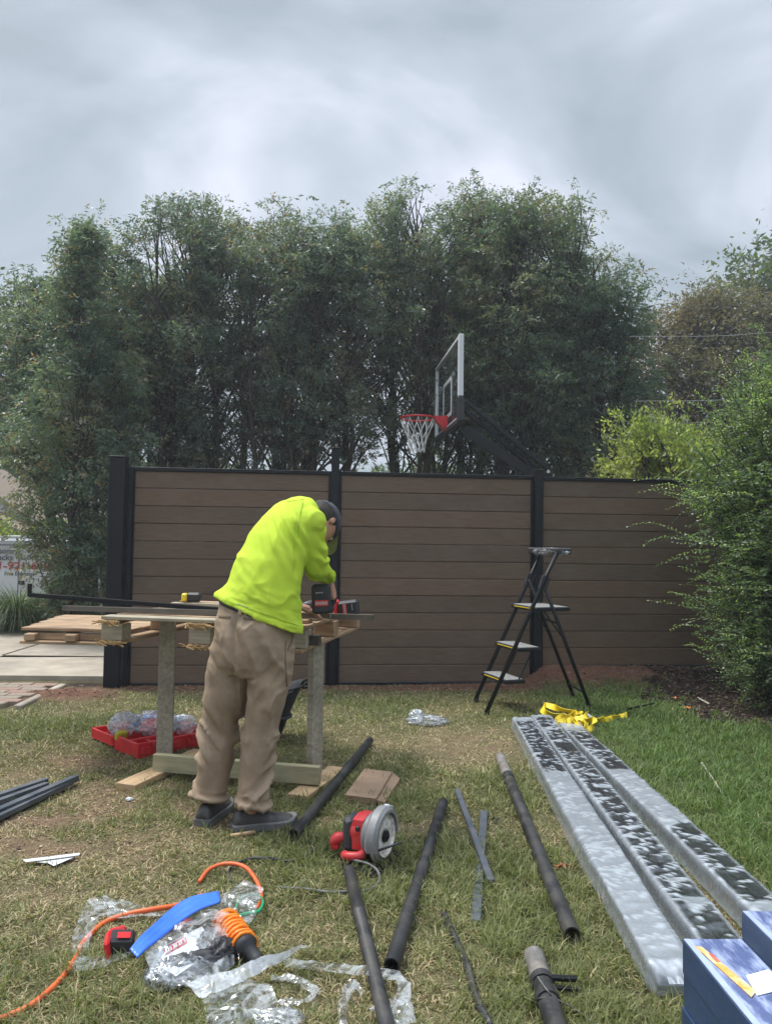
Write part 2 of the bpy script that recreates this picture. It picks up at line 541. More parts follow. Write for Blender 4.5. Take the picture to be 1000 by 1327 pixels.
def grid_mesh(name, xs, ys, m, zf=gz, smooth=True):
    X, Y = np.meshgrid(xs, ys)
    x, y = X.ravel(), Y.ravel()
    z = zf(x, y)
    nx, ny = len(xs), len(ys)
    i = np.arange(nx * ny).reshape(ny, nx)
    f = np.stack([i[:-1, :-1], i[:-1, 1:], i[1:, 1:], i[1:, :-1]], -1).reshape(-1, 4)
    return from_arrays(name, np.stack([x, y, z], 1), f, m, None, smooth, cols=ground_cols(x, y))

LAWN = mat('lawn_soil', (.6, .6, .6), (1.25, 1.25, 1.25), 160, .95, attr=True, bump=.8, bscale=70, bdist=.03, spec=.2, detail=6)
xs = np.concatenate([np.linspace(-300, -8, 24)[:-1], np.linspace(-8, -3.2, 60)[:-1], np.linspace(-3.2, 3.8, 290)[:-1], np.linspace(3.8, 10, 40)[:-1], np.linspace(10, 300, 24)])
ys = np.concatenate([np.linspace(-60, .8, 12)[:-1], np.linspace(.8, 8, 300)[:-1], np.linspace(8, 14, 60)[:-1], np.linspace(14, 600, 36)])
ground = tag(grid_mesh('lawn', xs, ys, LAWN), kind='structure')

# ---- driveway slab (left, beyond the fence post) and its joints
CONC = mat('driveway_concrete', (.31, .265, .205), (.43, .375, .30), 3.5, .9, bump=.5, bscale=220, bdist=.006, dirt=(.14, .12, .1), dirt_amt=.5, dirt_scale=1.4)
def slab(pts, name='driveway_slab'):
    m = MB(); n = len(pts)
    m.add([(p[0], p[1], .045) for p in pts] + [(p[0], p[1], -.1) for p in pts], [tuple(range(n))] + [(i, i + n, (i + 1) % n + n, (i + 1) % n) for i in range(n)])
    return m
dw = bpy.data.objects.new('driveway', None); link(dw); tag(dw, kind='structure')
p1, p2 = P(-60, 881, .045), P(136, 876, .045)            # near edge
q1, q2 = P(-60, 851, .045), P(140, 850, .045)            # first joint
f1, f2 = P(-60, 836, .045), P(150, 806, .045)
def lerp(a, b, t): return a + (b - a) * t
xr = -1.9
jl = P(-3, 851, .045); jr = P(96, 821, .045)
E = .012
near = [(-14, p1.y), (xr, p2.y), (xr, q2.y - E), (-14, q1.y - E)]
slab(near).build('driveway_slab', CONC, dw)
far1 = [(-14, q1.y + E), (jl.x - .02, q1.y + E), (jr.x - .03, jr.y), (jr.x + .25, 10.9), (-14, 10.9)]
far2 = [(jl.x + .02, q1.y + E), (xr, q2.y + E), (xr, 10.9), (jr.x + .3, 10.9), (jr.x, jr.y)]
slab(far1).build('driveway_slab.001', CONC, dw); slab(far2).build('driveway_slab.002', CONC, dw)
for s in dw.children: s.name = 'slab'

# ---- brick edging in front of the slab
BRK = [mat('clay_paver_%d' % i, a, b, 14, .9, bump=.5, bscale=120, dirt=(.16, .15, .1), dirt_amt=.6, dirt_scale=5)
       for i, (a, b) in enumerate((((.25, .15, .12), (.31, .20, .16)), ((.24, .18, .14), (.30, .23, .18)), ((.22, .18, .14), (.29, .24, .19))))]
bp_ = bpy.data.objects.new('brick_path', None); link(bp_); tag(bp_, kind='structure')
corner = P(100, 878, .03); bl = P(-5, 908, .03)
edge = (Vector((bl.x, bl.y)) - Vector((corner.x, corner.y)))
k = 0
brk_me = {}
for r in range(8):
    yy = p1.y - .075 - r * .108
    xr_ = corner.x - .03
    for c_ in range(9):
        xx = xr_ - .1 - c_ * .212 - (r % 2) * .06
        mm = (k * 7 + r) % 3
        if mm not in brk_me:
            o = MB().box((0, 0, 0), (.2, .098, .06), bev=.006).build('brick', BRK[mm], bp_)
            brk_me[mm] = o.data
        else:
            o = bpy.data.objects.new('brick', brk_me[mm]); link(o, bp_)
        o.location = (xx, yy, .005 + random.uniform(-.004, .004)); o.rotation_euler = (random.uniform(-.02, .02), random.uniform(-.02, .02), random.uniform(-.02, .02) + .02)
        k += 1
o = MB().bar((corner.x + .0, p1.y - .02, .0), (corner.x + .03, p1.y - .90, 0), .06, .06, bev=.008).build('kerb_stone', CONC, bp_)

# ---- grass blades
def add_grass(name, n, region, hmin, hmax, seed, dens_pow=1.0, wmul=1.0):
    rng = np.random.default_rng(seed)
    y0, y1 = region
    # more blades near the camera: sample by screen-ish density
    u = rng.random(n)
    y = y0 * (y1 / y0) ** (u ** dens_pow)
    half = y * .60 + .25
    x = (rng.random(n) * 2 - 1) * half
    bare, red, dry, mulch = fields(x, y)
    clump = fbm(x * 14, y * 14, o=2, seed=77)
    keep = rng.random(n) < (1 - bare * .8) * (1 - np.clip(red * 1.25, 0, 1)) * (1 - np.clip(mulch * 1.3, 0, .98)) * (.45 + .9 * sstep(.3, .6, clump))
    keep &= ~((x < -1.75) & (y > 6.85) | (y > fence_y(x) - .03) & (x > -2.5))
    keep &= ~((y > p1.y - .93) & (x < corner.x + .08))
    keep &= ~((y > p1.y - .25) & (x < -1.9))
    x, y, bare, dry, clump = x[keep], y[keep], bare[keep], dry[keep], clump[keep]
    n = len(x)
    z = gz(x, y) - .004
    green = np.clip(1 - dry, 0, 1)
    isdry = rng.random(n) < np.clip(dry * 1.0 + .02, .05, .93)
    L = hmin + (hmax - hmin) * rng.random(n) ** 1.5
    L = L * (.65 + .75 * green) * (.7 + .6 * clump)
    L = np.where(isdry, L * .85, L)
    w = (.0012 + .0013 * rng.random(n)) * (1 + .16 * (y - 2)) * wmul
    az = rng.random(n) * 2 * PI + 2.0 * fbm(x * 3, y * 3, o=2, seed=5)
    lean = np.where(isdry, .75 + .75 * rng.random(n), .25 + .85 * rng.random(n))      # radians from vertical
    bend = .3 + .6 * rng.random(n)
    wa = az + PI / 2 + rng.normal(0, .5, n)
    P0 = np.stack([x, y, z], 1)
    def dirv(l): return np.stack([np.sin(l) * np.cos(az), np.sin(l) * np.sin(az), np.cos(l)], 1)
    M = P0 + dirv(lean) * (L * .55)[:, None]
    T = M + dirv(np.minimum(lean + bend, 1.65)) * (L * .5)[:, None]
    M[:, 2] = np.maximum(M[:, 2], z + .004); T[:, 2] = np.maximum(T[:, 2], z + .006)
    wv = np.stack([np.cos(wa), np.sin(wa), np.zeros(n)], 1) * w[:, None]
    vs = np.stack([P0 - wv, P0 + wv, M - wv * .8, M + wv * .8, T], 1).reshape(-1, 3)
    b = np.arange(n)[:, None] * 5
    f = np.concatenate([b + np.array([[0, 1, 2]]), b + np.array([[1, 3, 2]]), b + np.array([[2, 3, 4]])], 1).reshape(-1, 3)
    r1 = rng.random((n, 1)); r2 = rng.random((n, 1))
    lush = sstep(1.0, 1.7, x)[:, None]
    g = np.array((.13, .155, .05)) * (1 - r1) + np.array((.22, .235, .09)) * r1
    g = g * (1 - lush) + (np.array((.075, .135, .03)) * (1 - r1) + np.array((.15, .22, .06)) * r1) * lush
    d = np.array((.36, .29, .15)) * (1 - r2) + np.array((.54, .45, .28)) * r2
    d = np.where(rng.random((n, 1)) < .25, np.array((.19, .135, .07)), d)
    c = np.where(isdry[:, None], d, g) * (.75 + .4 * clump[:, None])
    c = np.repeat(c[:, None, :], 5, 1).reshape(-1, 3)
    return tag(from_arrays(name, vs, f, GRASS, None, False, cols=c), 'short lawn grass, straw coloured in places and greener to the right', 'grass', kind='stuff')
GRASS = mat('grass_blades', (1, 1, 1), None, rough=.55, attr=True, transl=.3, spec=.35)
add_grass('grass', 300000, (1.6, 7.1), .024, .06, 1)
add_grass('long_grass', 15000, (1.6, 7.0), .05, .085, 2)
# grass beyond the fence and mulch chips
def scatter_chips(name, n, cx, cy, rx, ry, size, m, seed, cond, label, cols=None):
    rng = np.random.default_rng(seed)
    x = cx + (rng.random(n) * 2 - 1) * rx; y = cy + (rng.random(n) * 2 - 1) * ry
    k_ = cond(x, y, rng); x, y = x[k_], y[k_]; n = len(x)
    z = gz(x, y) + .004
    s = size * (.4 + rng.random(n) ** 2 * 1.2)
    a = rng.random(n) * 2 * PI
    u = np.stack([np.cos(a), np.sin(a), rng.normal(0, .25, n)], 1) * s[:, None]
    v = np.stack([-np.sin(a), np.cos(a), rng.normal(0, .35, n)], 1) * (s * (.25 + .5 * rng.random(n)))[:, None]
    w = np.stack([np.zeros(n), np.zeros(n), s * .3], 1)
    Pp = np.stack([x, y, z], 1)
    vs = np.stack([Pp - u, Pp - v, Pp + u, Pp + v, Pp + w], 1).reshape(-1, 3)
    b = np.arange(n)[:, None] * 5
    f = np.concatenate([b + np.array([[0, 1, 4]]), b + np.array([[1, 2, 4]]), b + np.array([[2, 3, 4]]), b + np.array([[3, 0, 4]])], 1).reshape(-1, 3)
    c0 = np.array(cols); r = rng.integers(0, len(c0), n)
    c = np.repeat((c0[r] * (.6 + .8 * rng.random((n, 1))))[:, None, :], 5, 1).reshape(-1, 3)
    return tag(from_arrays(name, vs, f, m, None, False, cols=c), label, 'debris', kind='stuff')
CHIP = mat('loose_chips', (1, 1, 1), None, rough=.95, attr=True, spec=.2)
scatter_chips('mulch', 26000, 3.0, 6.3, 1.6, 1.1, .018, CHIP, 5, lambda x, y, r: (fields(x, y)[3] > .35) & (y < fence_y(x) - .02), 'dark bark mulch under the leaning bush beside the fence',
              [(.025, .017, .013), (.035, .023, .018), (.055, .036, .026), (.018, .012, .010), (.02, .015, .012), (.12, .09, .07)])
scatter_chips('soil_clods', 22000, 0.2, 6.6, 3.2, .5, .009, CHIP, 6, lambda x, y, r: (fields(x, y)[1] > .3 + .3 * r.random(len(x))) & (y < fence_y(x) + .05), 'crumbs of reddish dug soil along the foot of the fence',
              [(.17, .085, .055), (.2, .11, .07), (.12, .06, .04), (.24, .16, .11)])
scatter_chips('thatch', 30000, -.4, 4.0, 2.2, 2.4, .007, CHIP, 8, lambda x, y, r: (fields(x, y)[0] > .2 + .5 * r.random(len(x))), 'dry crumbs of soil and dead thatch in the worn lawn',
              [(.3, .22, .13), (.2, .14, .08), (.12, .085, .055), (.36, .29, .19)])

# ================================================================== FENCE
WOODS = [mat('composite_board_%d' % i, a, b, 5, .55, .7, stretch=(1.2, 1.2, 22), bump=.45, bscale=26, bdist=.004, detail=6, dirt=(.21, .165, .12), dirt_amt=.22, dirt_scale=1.7)
         for i, (a, b) in enumerate((((.098, .061, .038), (.148, .096, .063)), ((.086, .056, .036), (.134, .089, .060)), ((.108, .065, .039), (.160, .101, .064))))]
fd = Vector((1, .1009, 0)).normalized(); fn = Vector((-.1009, 1, 0)).normalized()
frz = math.atan2(fd.y, fd.x)
RF = Matrix.Rotation(frz, 3, 'Z')
fence = thing('privacy_fence', 'brown horizontal board privacy fence with black metal posts', 'fence', (0, 0, 0))
def fpt(x, z=0, off=0):
    return Vector((x, fence_y(x), z)) + fn * off
BH = .1565
posts = []
# (left px, right px at mid height) -> x positions of posts
XL = PD(152, 740, 6.68).x; XM = PD(433.5, 740, 7.0).x; XR = PD(693.5, 740, 7.1).x
panels = [(XL + .11, XM - .036, 12, .0), (XM + .036, XR - .036, 12, 0.0), (XR + .036, 3.3, 11, .15)]
bmesh_cache = {}
idx = 0
wood_seq = [0, 1, 2, 1, 0, 1, 1, 1, 0, 1, 2, 0, 1, 0, 2, 1, 0, 1, 0, 2, 1, 1, 0, 1]
for pi_, (xa, xb, nb, z0) in enumerate(panels):
    ya = .02
    for r in range(nb):
        L = (xb - xa) / fd.x
        m = MB()
        m.box((0, 0, 0), (L - .004, .022, BH - .009), bev=.003)
        # tongue of the board in the joint
        m.box((0, .003, BH / 2 - .002), (L - .01, .01, .012))
        o = m.build('board', WOODS[wood_seq[(r + pi_ * 5) % 24]], fence)
        c = fpt((xa + xb) / 2, z0 + ya + BH * (r + .5))
        o.location = c + fn * random.uniform(-.0012, .0012); o.rotation_euler = (0, 0, frz)
        o.data.transform(Matrix.Translation((random.uniform(-5, 5), 0, 0))); o.location = o.location - fd * (sum(v.co.x for v in o.data.vertices) / len(o.data.vertices))
    ztop = z0 + ya + nb * BH
    MB().bar(fpt(xa, ztop + .016), fpt(xb, ztop + .016), .05, .032, bev=.003).build('top_rail', BLACK_METAL, fence)
    MB().bar(fpt(xa, z0 + .006), fpt(xb, z0 + .006), .04, .028, bev=.003).build('bottom_rail', BLACK_METAL, fence)
    for xx, s in ((xa, 1), (xb, -1)):
        MB().bar(fpt(xx + s * .012, z0), fpt(xx + s * .012, ztop + .03), .05, .022, up=fn.cross(V(0, 0, 1)), bev=.002).build('side_channel', BLACK_METAL, fence)
def post(x, w, z1, off=-.03, z0=-.05, cap=True, lean=0):
    g = MB()
    g.bar(fpt(x, z0, off), fpt(x, z1, off) + fd * lean, w, w, up=fn, bev=.005)
    o = g.build('post', BLACK_METAL, fence)
    if cap:
        c = MB(); t = fpt(x, z1 + .006, off) + fd * lean
        c.box(t, (w + .01, w + .01, .014), RF, bev=.003)
        c.build('cap', BLACK_METAL, o)
    return o
post(XL, .135, 2.0, -.06)
post(XL + .098, .045, 1.93, -.03, cap=False)
post(XM, .072, 2.13, -.015, lean=-.0)
post(XR, .078, 1.97, -.03, lean=.01)
# ================================================================== TREES
BARK = mat('dark_bark', (.035, .028, .022), (.075, .06, .048), 14, .9, stretch=(1, 1, .25), bump=.8, bscale=40, bdist=.02)
LEAF = mat('leaf', (1, 1, 1), None, rough=.40, attr=True, transl=.55, spec=.8)

def leaf_quads(Pb, D, L, Wd, rng, twist=None):
    """rhombic leaves: base, direction, length, width"""
    n = len(Pb)
    r = rng.normal(0, 1, (n, 3))
    S = np.cross(D, r); S /= (np.linalg.norm(S, axis=1, keepdims=True) + 1e-9)
    N = np.cross(D, S)
    mid = Pb + D * (L * .45)[:, None] + N * (L * .06)[:, None]
    tip = Pb + D * L[:, None]
    v = np.stack([Pb, mid - S * (Wd * .5)[:, None], tip, mid + S * (Wd * .5)[:, None]], 1).reshape(-1, 3)
    f = (np.arange(n)[:, None] * 4 + np.array([[0, 1, 2, 3]]))
    return v, f

def norm(a): return a / (np.linalg.norm(a, axis=1, keepdims=True) + 1e-9)

def crown(name, C, size, nleaf, leafL, leafW, cols, seed, parent, droop=.6, outward=None, tipcol=None, tipp=.1, spread=1.0, matl=None):
    """C: cluster centres (n,3); size: cluster radii; leaves hang from short twigs"""
    rng = np.random.default_rng(seed)
    n = len(C)
    K = nleaf
    # every cluster is a drooping spray: a few twiglets with leaves along them
    nt = 3
    az = rng.random((n, nt)) * 2 * PI
    el = rng.normal(-droop * .5, .45, (n, nt))
    td = np.stack([np.cos(az) * np.cos(el), np.sin(az) * np.cos(el), np.sin(el)], -1)
    if outward is not None: td = td + outward[:, None, :] * .9
    td /= np.linalg.norm(td, axis=-1, keepdims=True)
    ti = rng.integers(0, nt, (n, K))
    s = rng.random((n, K)) ** .8
    tdir = np.take_along_axis(td, ti[..., None], 1)
    base = C[:, None, :] + tdir * (s * size[:, None] * spread)[..., None]
    base[..., 2] -= droop * .5 * (s ** 2) * size[:, None]
    base += rng.normal(0, .13, base.shape) * size[:, None, None]
    ld = tdir + rng.normal(0, .55, base.shape); ld[..., 2] -= droop
    ld /= np.linalg.norm(ld, axis=-1, keepdims=True)
    B = base.reshape(-1, 3); Dn = ld.reshape(-1, 3)
    N = len(B)
    L = leafL * (.6 + .8 * rng.random(N)); Wd = leafW * (.6 + .8 * rng.random(N))
    v, f = leaf_quads(B, Dn, L, Wd, rng)
    cols = np.array(cols)
    cn = fbm(C[:, 0] * 1.1, C[:, 1] * 1.1, C[:, 2] * 1.1, o=3, seed=seed % 13)
    q = np.clip((cn - .25) * 2 + rng.normal(0, .22, n), 0, .999)
    ci = q * (len(cols) - 1); i0 = np.floor(ci).astype(int); fr = (ci - i0)[:, None]
    cc = cols[i0] * (1 - fr) + cols[np.minimum(i0 + 1, len(cols) - 1)] * fr
    cc = np.repeat(cc[:, None, :], K, 1).reshape(-1, 3) * (.7 + .6 * rng.random((N, 1)))
    if tipcol is not None:
        t = (s.reshape(-1) > .7) & (np.repeat(rng.random(n) < tipp, K))
        cc[t] = np.array(tipcol) * (.7 + .6 * rng.random((t.sum(), 1)))
    cc = np.repeat(cc[:, None, :], 4, 1).reshape(-1, 3)
    return from_arrays(name, v, f, matl or LEAF, parent, False, cols=cc)

def cedar(name, label, base, top, hw, zlow, seed, nst=3, ncl=2600, cols=None, group=None, lean=(0, 0), K=24, leafL=.062, leafW=.019, gap=.0, cat='tree',
          tip=None, tipp=.08, sparse_low=.5, csize=.22, prof=None, depth=None, droop=.7, trunk_r=.07, sexp=.85):
    rng = np.random.default_rng(seed)
    base = np.array(base, float); H = top - base[2]
    t = thing(name, label, cat, tuple(base), 0, group)
    loc0 = base.copy()
    stems = []
    tm = MB()
    depth = depth or hw * .9
    for k in range(nst):
        ang = 2 * PI * (k + rng.random() * .6) / nst
        off = np.array((math.cos(ang) * hw * .22, math.sin(ang) * depth * .22, 0)) * (nst > 1)
        hk = H * (1.0 if k == 0 else .80 + .17 * rng.random())
        tp = off * 2.1 + np.array((lean[0], lean[1], hk)) + (0 if k == 0 else 1) * np.array((rng.normal(0, .12) * hw, rng.normal(0, .12) * hw, 0))
        if k == 0: tp[0] = lean[0]
        pts = []
        for s in np.linspace(0, 1, 9):
            w = np.array((rng.normal(0, .035), rng.normal(0, .035), 0)) * (0 < s < 1)
            pts.append(off * .6 * (1 - s) + tp * s + off * math.sin(s * PI) * .35 + w)
        stems.append(np.array(pts))
        sp = spline([Vector(p) for p in pts], 2)
        rr = [trunk_r * (1.0 - .93 * (i / (len(sp) - 1))) * (1 if k == 0 else .75) for i in range(len(sp))]
        tm.tube(sp, rr, 7)
    # limbs
    nb = int(ncl / 15)
    C, O = [], []
    bm_ = MB()
    prof = prof or (lambda s: min(1, .55 + s * 2.2) * (1 if s < .7 else max(.16, 1 - ((s - .7) / .3) ** 2.0 * .84)))
    zl = (zlow - base[2]) / H
    for b in range(nb):
        st = stems[rng.integers(0, nst)]
        s = zl + (1 - zl) * rng.random() ** sexp
        if rng.random() < sparse_low * max(0, 1 - abs(s - .30) / .22): continue
        sb = max(0.02, s - .13)
        i = sb * 8; i0 = min(7, int(i)); o = st[i0] * (1 - (i - i0)) + st[i0 + 1] * (i - i0)
        a = rng.random() * 2 * PI
        R = prof((s - zl) / max(.01, 1 - zl)) * (.4 + .72 * rng.random())
        end = np.array((o[0] * .35 + lean[0] * s * .6 + math.cos(a) * hw * R, o[1] * .35 + math.sin(a) * depth * R, s * H))
        end[2] = min(end[2], H * .99)
        midp = (o + end) / 2 + np.array((0, 0, .07 * hw)) + rng.normal(0, .05, 3)
        sp = spline([Vector(o), Vector(midp), Vector(end)], 3)
        bm_.tube(sp, [.018 * (1 - .8 * j / 6) * min(1.5, hw) for j in range(len(sp))], 4, caps=False)
        m = 15
        ss = np.sqrt(rng.random(m)) * .85 + .22
        for q in ss:
            p = (o * (1 - q) ** 2 + 2 * q * (1 - q) * midp + end * q ** 2) if q <= 1 else end + (end - midp) * (q - 1)
            C.append(p + rng.normal(0, .10, 3) * (.5 + hw * .6)); O.append(end - o)
    # tip sprays
    for st in stems:
        for q in np.linspace(.86, 1.0, 10):
            i = q * 8; i0 = min(7, int(i)); o = st[i0] * (1 - (i - i0)) + st[i0 + 1] * (i - i0)
            for _ in range(3): C.append(o + rng.normal(0, .06, 3) * (1.6 - q)); O.append(np.array((rng.normal(), rng.normal(), .6)))
    C = np.array(C); O = norm(np.array(O))
    if gap > 0:      # see-through holes
        g = fbm((C[:, 0] + base[0]) * 2.2, (C[:, 1] + base[1]) * 2.2 + 3, (C[:, 2]) * 1.3, o=2, seed=4)
        keep = g > (gap + .12 * (C[:, 2] / H < .45))
        C, O = C[keep], O[keep]
    tr = tm.build('trunk', BARK, t, smooth=True)
    bm_.build('limbs', BARK, tr, smooth=True)
    sz = csize * (.6 + .7 * rng.random(len(C)))
    crown('crown', C, sz, K, leafL, leafW, cols, seed + 1, t, droop=droop, outward=O, tipcol=tip, tipp=tipp)
    return t

CED = [(.065, .115, .095), (.095, .15, .118), (.125, .18, .135), (.155, .195, .13), (.185, .195, .12)]
CEDB = [(.085, .135, .12), (.12, .17, .145), (.15, .195, .155), (.185, .205, .145)]
TIP = (.24, .18, .11)
ROWG = 'arborvitae in the tall screen behind the fence'
# px centre at top, distance, top py, half width px, foliage bottom py
row = [
    (108, 9.4, 286, 50, 772, 2, .30, 'slim arborvitae with a lone pointed leader at the left end of the row'),
    (50, 11.0, 368, 62, 612, 3, .28, 'low bushy arborvitae at the left edge, roof and van behind its foot'),
    (168, 10.6, 332, 56, 612, 2, .38, 'short loose arborvitae just above the left fence post'),
    (240, 10.8, 262, 58, 600, 3, .38, 'tall arborvitae with two-tipped crown above the left fence panel'),
    (305, 11.4, 278, 55, 610, 3, .40, 'arborvitae with rounded top above the worker'),
    (368, 10.8, 275, 58, 600, 3, .39, 'arborvitae with brown tinged tips, just left of the middle post'),
    (440, 11.2, 292, 60, 590, 3, .39, 'lower arborvitae in the dip of the skyline above the middle post'),
    (538, 10.8, 246, 64, 560, 3, .37, 'tallest narrow arborvitae, rising behind the basketball hoop'),
    (612, 11.2, 252, 58, 600, 3, .33, 'arborvitae directly above the white backboard edge'),
    (672, 10.5, 262, 60, 615, 3, .30, 'dense arborvitae above the hoop mounting arms'),
    (724, 10.8, 256, 62, 615, 3, .30, 'broad dense arborvitae above the right fence post'),
    (772, 10.4, 325, 44, 620, 2, .36, 'arborvitae at the right end of the row with outstretched side sprays'),
]
for i, (px, d, ty, hwp, by, nst, gap, lab) in enumerate(row):
    if i >= 7: d += .75
    tp = PD(px, ty, d); hw = hwp / FPX * d * 1.62
    zl = max(.3, PD(px, by, d).z)
    bz = float(gz(np.array([tp.x]), np.array([d]))[0])
    cedar('arborvitae', lab, (tp.x + (.85 if i == 1 else 0), d, bz), tp.z, hw, zl, 100 + i * 7, nst=(nst + 1 if i else 2), sexp=(.85 if i else 1.45), prof=(lambda s: min(1.25, .35 + 2.4 * s) * (1 if s < .45 else max(.10, 1 - ((s - .45) / .55) ** .75 * .95))) if i == 0 else None, ncl=int(2100 * (hwp / 60) ** 1.1 * (1.35 if i == 0 else 1)), cols=CEDB if 2 < i < 8 else CED, group=ROWG, gap=(gap + .015) if i > 1 else .2,
          tip=TIP, tipp=.22 if i < 7 else .12, lean=((-.75, 0) if i == 1 else (0, 0)), sparse_low=(0 if i < 2 else .55) if i < 8 else .2, depth=hw * .8, trunk_r=.085 if i else .055, csize=.17)

# second rank that darkens the gaps low down
for i, (px, d, ty, hwp, by, lab) in enumerate([(215, 12.9, 345, 70, 560, 'back arborvitae seen dimly behind the two-tipped tree'), (390, 13.2, 345, 80, 560, 'back arborvitae behind the brown tinged tree'),
                                         (585, 13.0, 320, 80, 560, 'back arborvitae seen through the hoop'), (725, 12.8, 335, 75, 600, 'back arborvitae behind the broad dense tree')]):
    tp = PD(px, ty, d); hw = hwp / FPX * d
    cedar('arborvitae', lab, (tp.x, d, 0), tp.z, hw, PD(px, by, d).z, 400 + i * 5, nst=5, ncl=1500, cols=CED, group='arborvitae in the back rank', gap=.36, depth=hw * .7, K=9, leafL=.09, leafW=.028, trunk_r=.08)

# broadleaf and other trees further off
GREENL = [(.045, .075, .03), (.07, .11, .04), (.10, .14, .05)]
BROWNL = [(.09, .085, .05), (.135, .12, .07), (.18, .155, .09), (.15, .11, .075)]
def roundp(s): return max(.1, math.sin(min(1, s * .9 + .12) * PI) ** .6)
tp = PD(8, 318, 15)
tp.x -= .35
cedar('broadleaf_tree', 'fresh green broadleaf tree cut by the left edge of the photo, behind the hedge row', (tp.x - .9, 15, -.6), tp.z, 2.1, 2.7, 501, nst=3, ncl=2600, cols=GREENL, K=9, leafL=.13, leafW=.07,
      prof=roundp, depth=1.4, gap=.3, droop=.3, trunk_r=.14, csize=.3)
tp = PD(915, 384, 17)
cedar('copper_tree', 'wide olive brown tree beyond the right end of the fence', (tp.x + .2, 17, 0), tp.z, 3.1, 1.6, 511, nst=5, ncl=6500, cols=BROWNL, K=12, leafL=.085, leafW=.035,
      prof=roundp, depth=1.8, gap=.25, droop=.35, trunk_r=.16, csize=.32)
tp = PD(1050, 296, 24)
cedar('broadleaf_tree', 'tall blue green tree rising behind the brown one at the right edge', (tp.x + .3, 24, 0), tp.z, 4.0, 4.0, 521, nst=4, ncl=4200, cols=GREENL, K=9, leafL=.2, leafW=.09,
      prof=roundp, depth=2.5, gap=.3, droop=.3, trunk_r=.25, csize=.5)
YG = [(.18, .23, .06), (.27, .33, .10), (.36, .41, .13)]
tp = PD(858, 556, 9.2)
cedar('yellow_green_shrub', 'light yellow green shrub looking over the right fence panel', (tp.x, 9.2, .1), tp.z, .95, 1.0, 531, nst=6, ncl=1900, cols=YG, K=10, leafL=.06, leafW=.024,
      prof=lambda s: max(.35, 1 - s * .45), depth=.7, gap=.33, droop=-.2, trunk_r=.03, csize=.15, cat='shrub')
# low far backdrop so that the horizon is closed by planting
for i, (x, y, h, w) in enumerate(((-19, 44, 8, 6), (-9, 36, 5.5, 4.5), (2, 34, 5, 5), (11, 32, 5.5, 5), (20, 30, 7, 6), (-34, 40, 10, 7))):
    cedar('far_tree', ('distant rounded garden tree far beyond the hedge row', 'distant low tree seen in slivers between trunks', 'distant tree behind the hoop, seen in slivers', 'distant tree beyond the right fence panel',
          'distant tall tree outside to the right', 'distant tall tree outside to the left')[i], (x, y, -.6 if x < -4 else 0), h - .5, w, .4, 600 + i * 3, nst=3, ncl=900, cols=GREENL, K=9, leafL=.3, leafW=.15,
          prof=roundp, depth=2, gap=0, droop=.2, trunk_r=.2, csize=.8, group='distant garden trees')

# ---- leaning bush at the right: arching twigs with two rows of small leaves
def sprays(name, starts, dirs, lens, cols, seed, parent, leafL=.03, leafW=.011, arch=.35, step=.018, side=.9, jitter=.25):
    rng = np.random.default_rng(seed)
    Bs, Ds, Cs, Ls = [], [], [], []
    tw = MB()
    for s0, d0, L in zip(starts, dirs, lens):
        n = max(4, int(L / step))
        s = np.linspace(0.05, 1, n)
        d0 = np.array(d0) / np.linalg.norm(d0)
        wob = rng.normal(0, .06, 3)
        pts = np.array(s0) + d0 * (s * L)[:, None] + np.array((0, 0, -arch)) * ((s ** 2) * L)[:, None] + wob * (np.sin(s * 3) * L)[:, None]
        tw.tube([Vector(pts[0]), Vector(pts[n // 2]), Vector(pts[-1])], [.003, .0022, .001], 3, caps=False)
        tan = norm(np.gradient(pts, axis=0))
        sd_ = norm(np.cross(tan, np.array((0, 0, 1.0)) + rng.normal(0, .25, 3)))
        sgn = np.where(np.arange(n) % 2 == 0, 1, -1)[:, None]
        ld = norm(tan * .55 + sd_ * sgn * side + rng.normal(0, jitter, (n, 3)))
        Bs.append(pts); Ds.append(ld); Ls.append(leafL * (1.1 - .5 * s) * (.8 + .4 * rng.random(n)))
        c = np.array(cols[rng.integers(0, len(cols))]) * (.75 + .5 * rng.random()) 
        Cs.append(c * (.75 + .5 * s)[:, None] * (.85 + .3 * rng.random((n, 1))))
    B = np.concatenate(Bs); Dn = np.concatenate(Ds); L = np.concatenate(Ls); c = np.concatenate(Cs)
    v, f = leaf_quads(B, Dn, L, L * (leafW / leafL), rng)
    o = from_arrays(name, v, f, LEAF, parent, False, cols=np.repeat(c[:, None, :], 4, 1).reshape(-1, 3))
    tag(tw.build('twigs', BARK, o), kind='stuff')
    return o

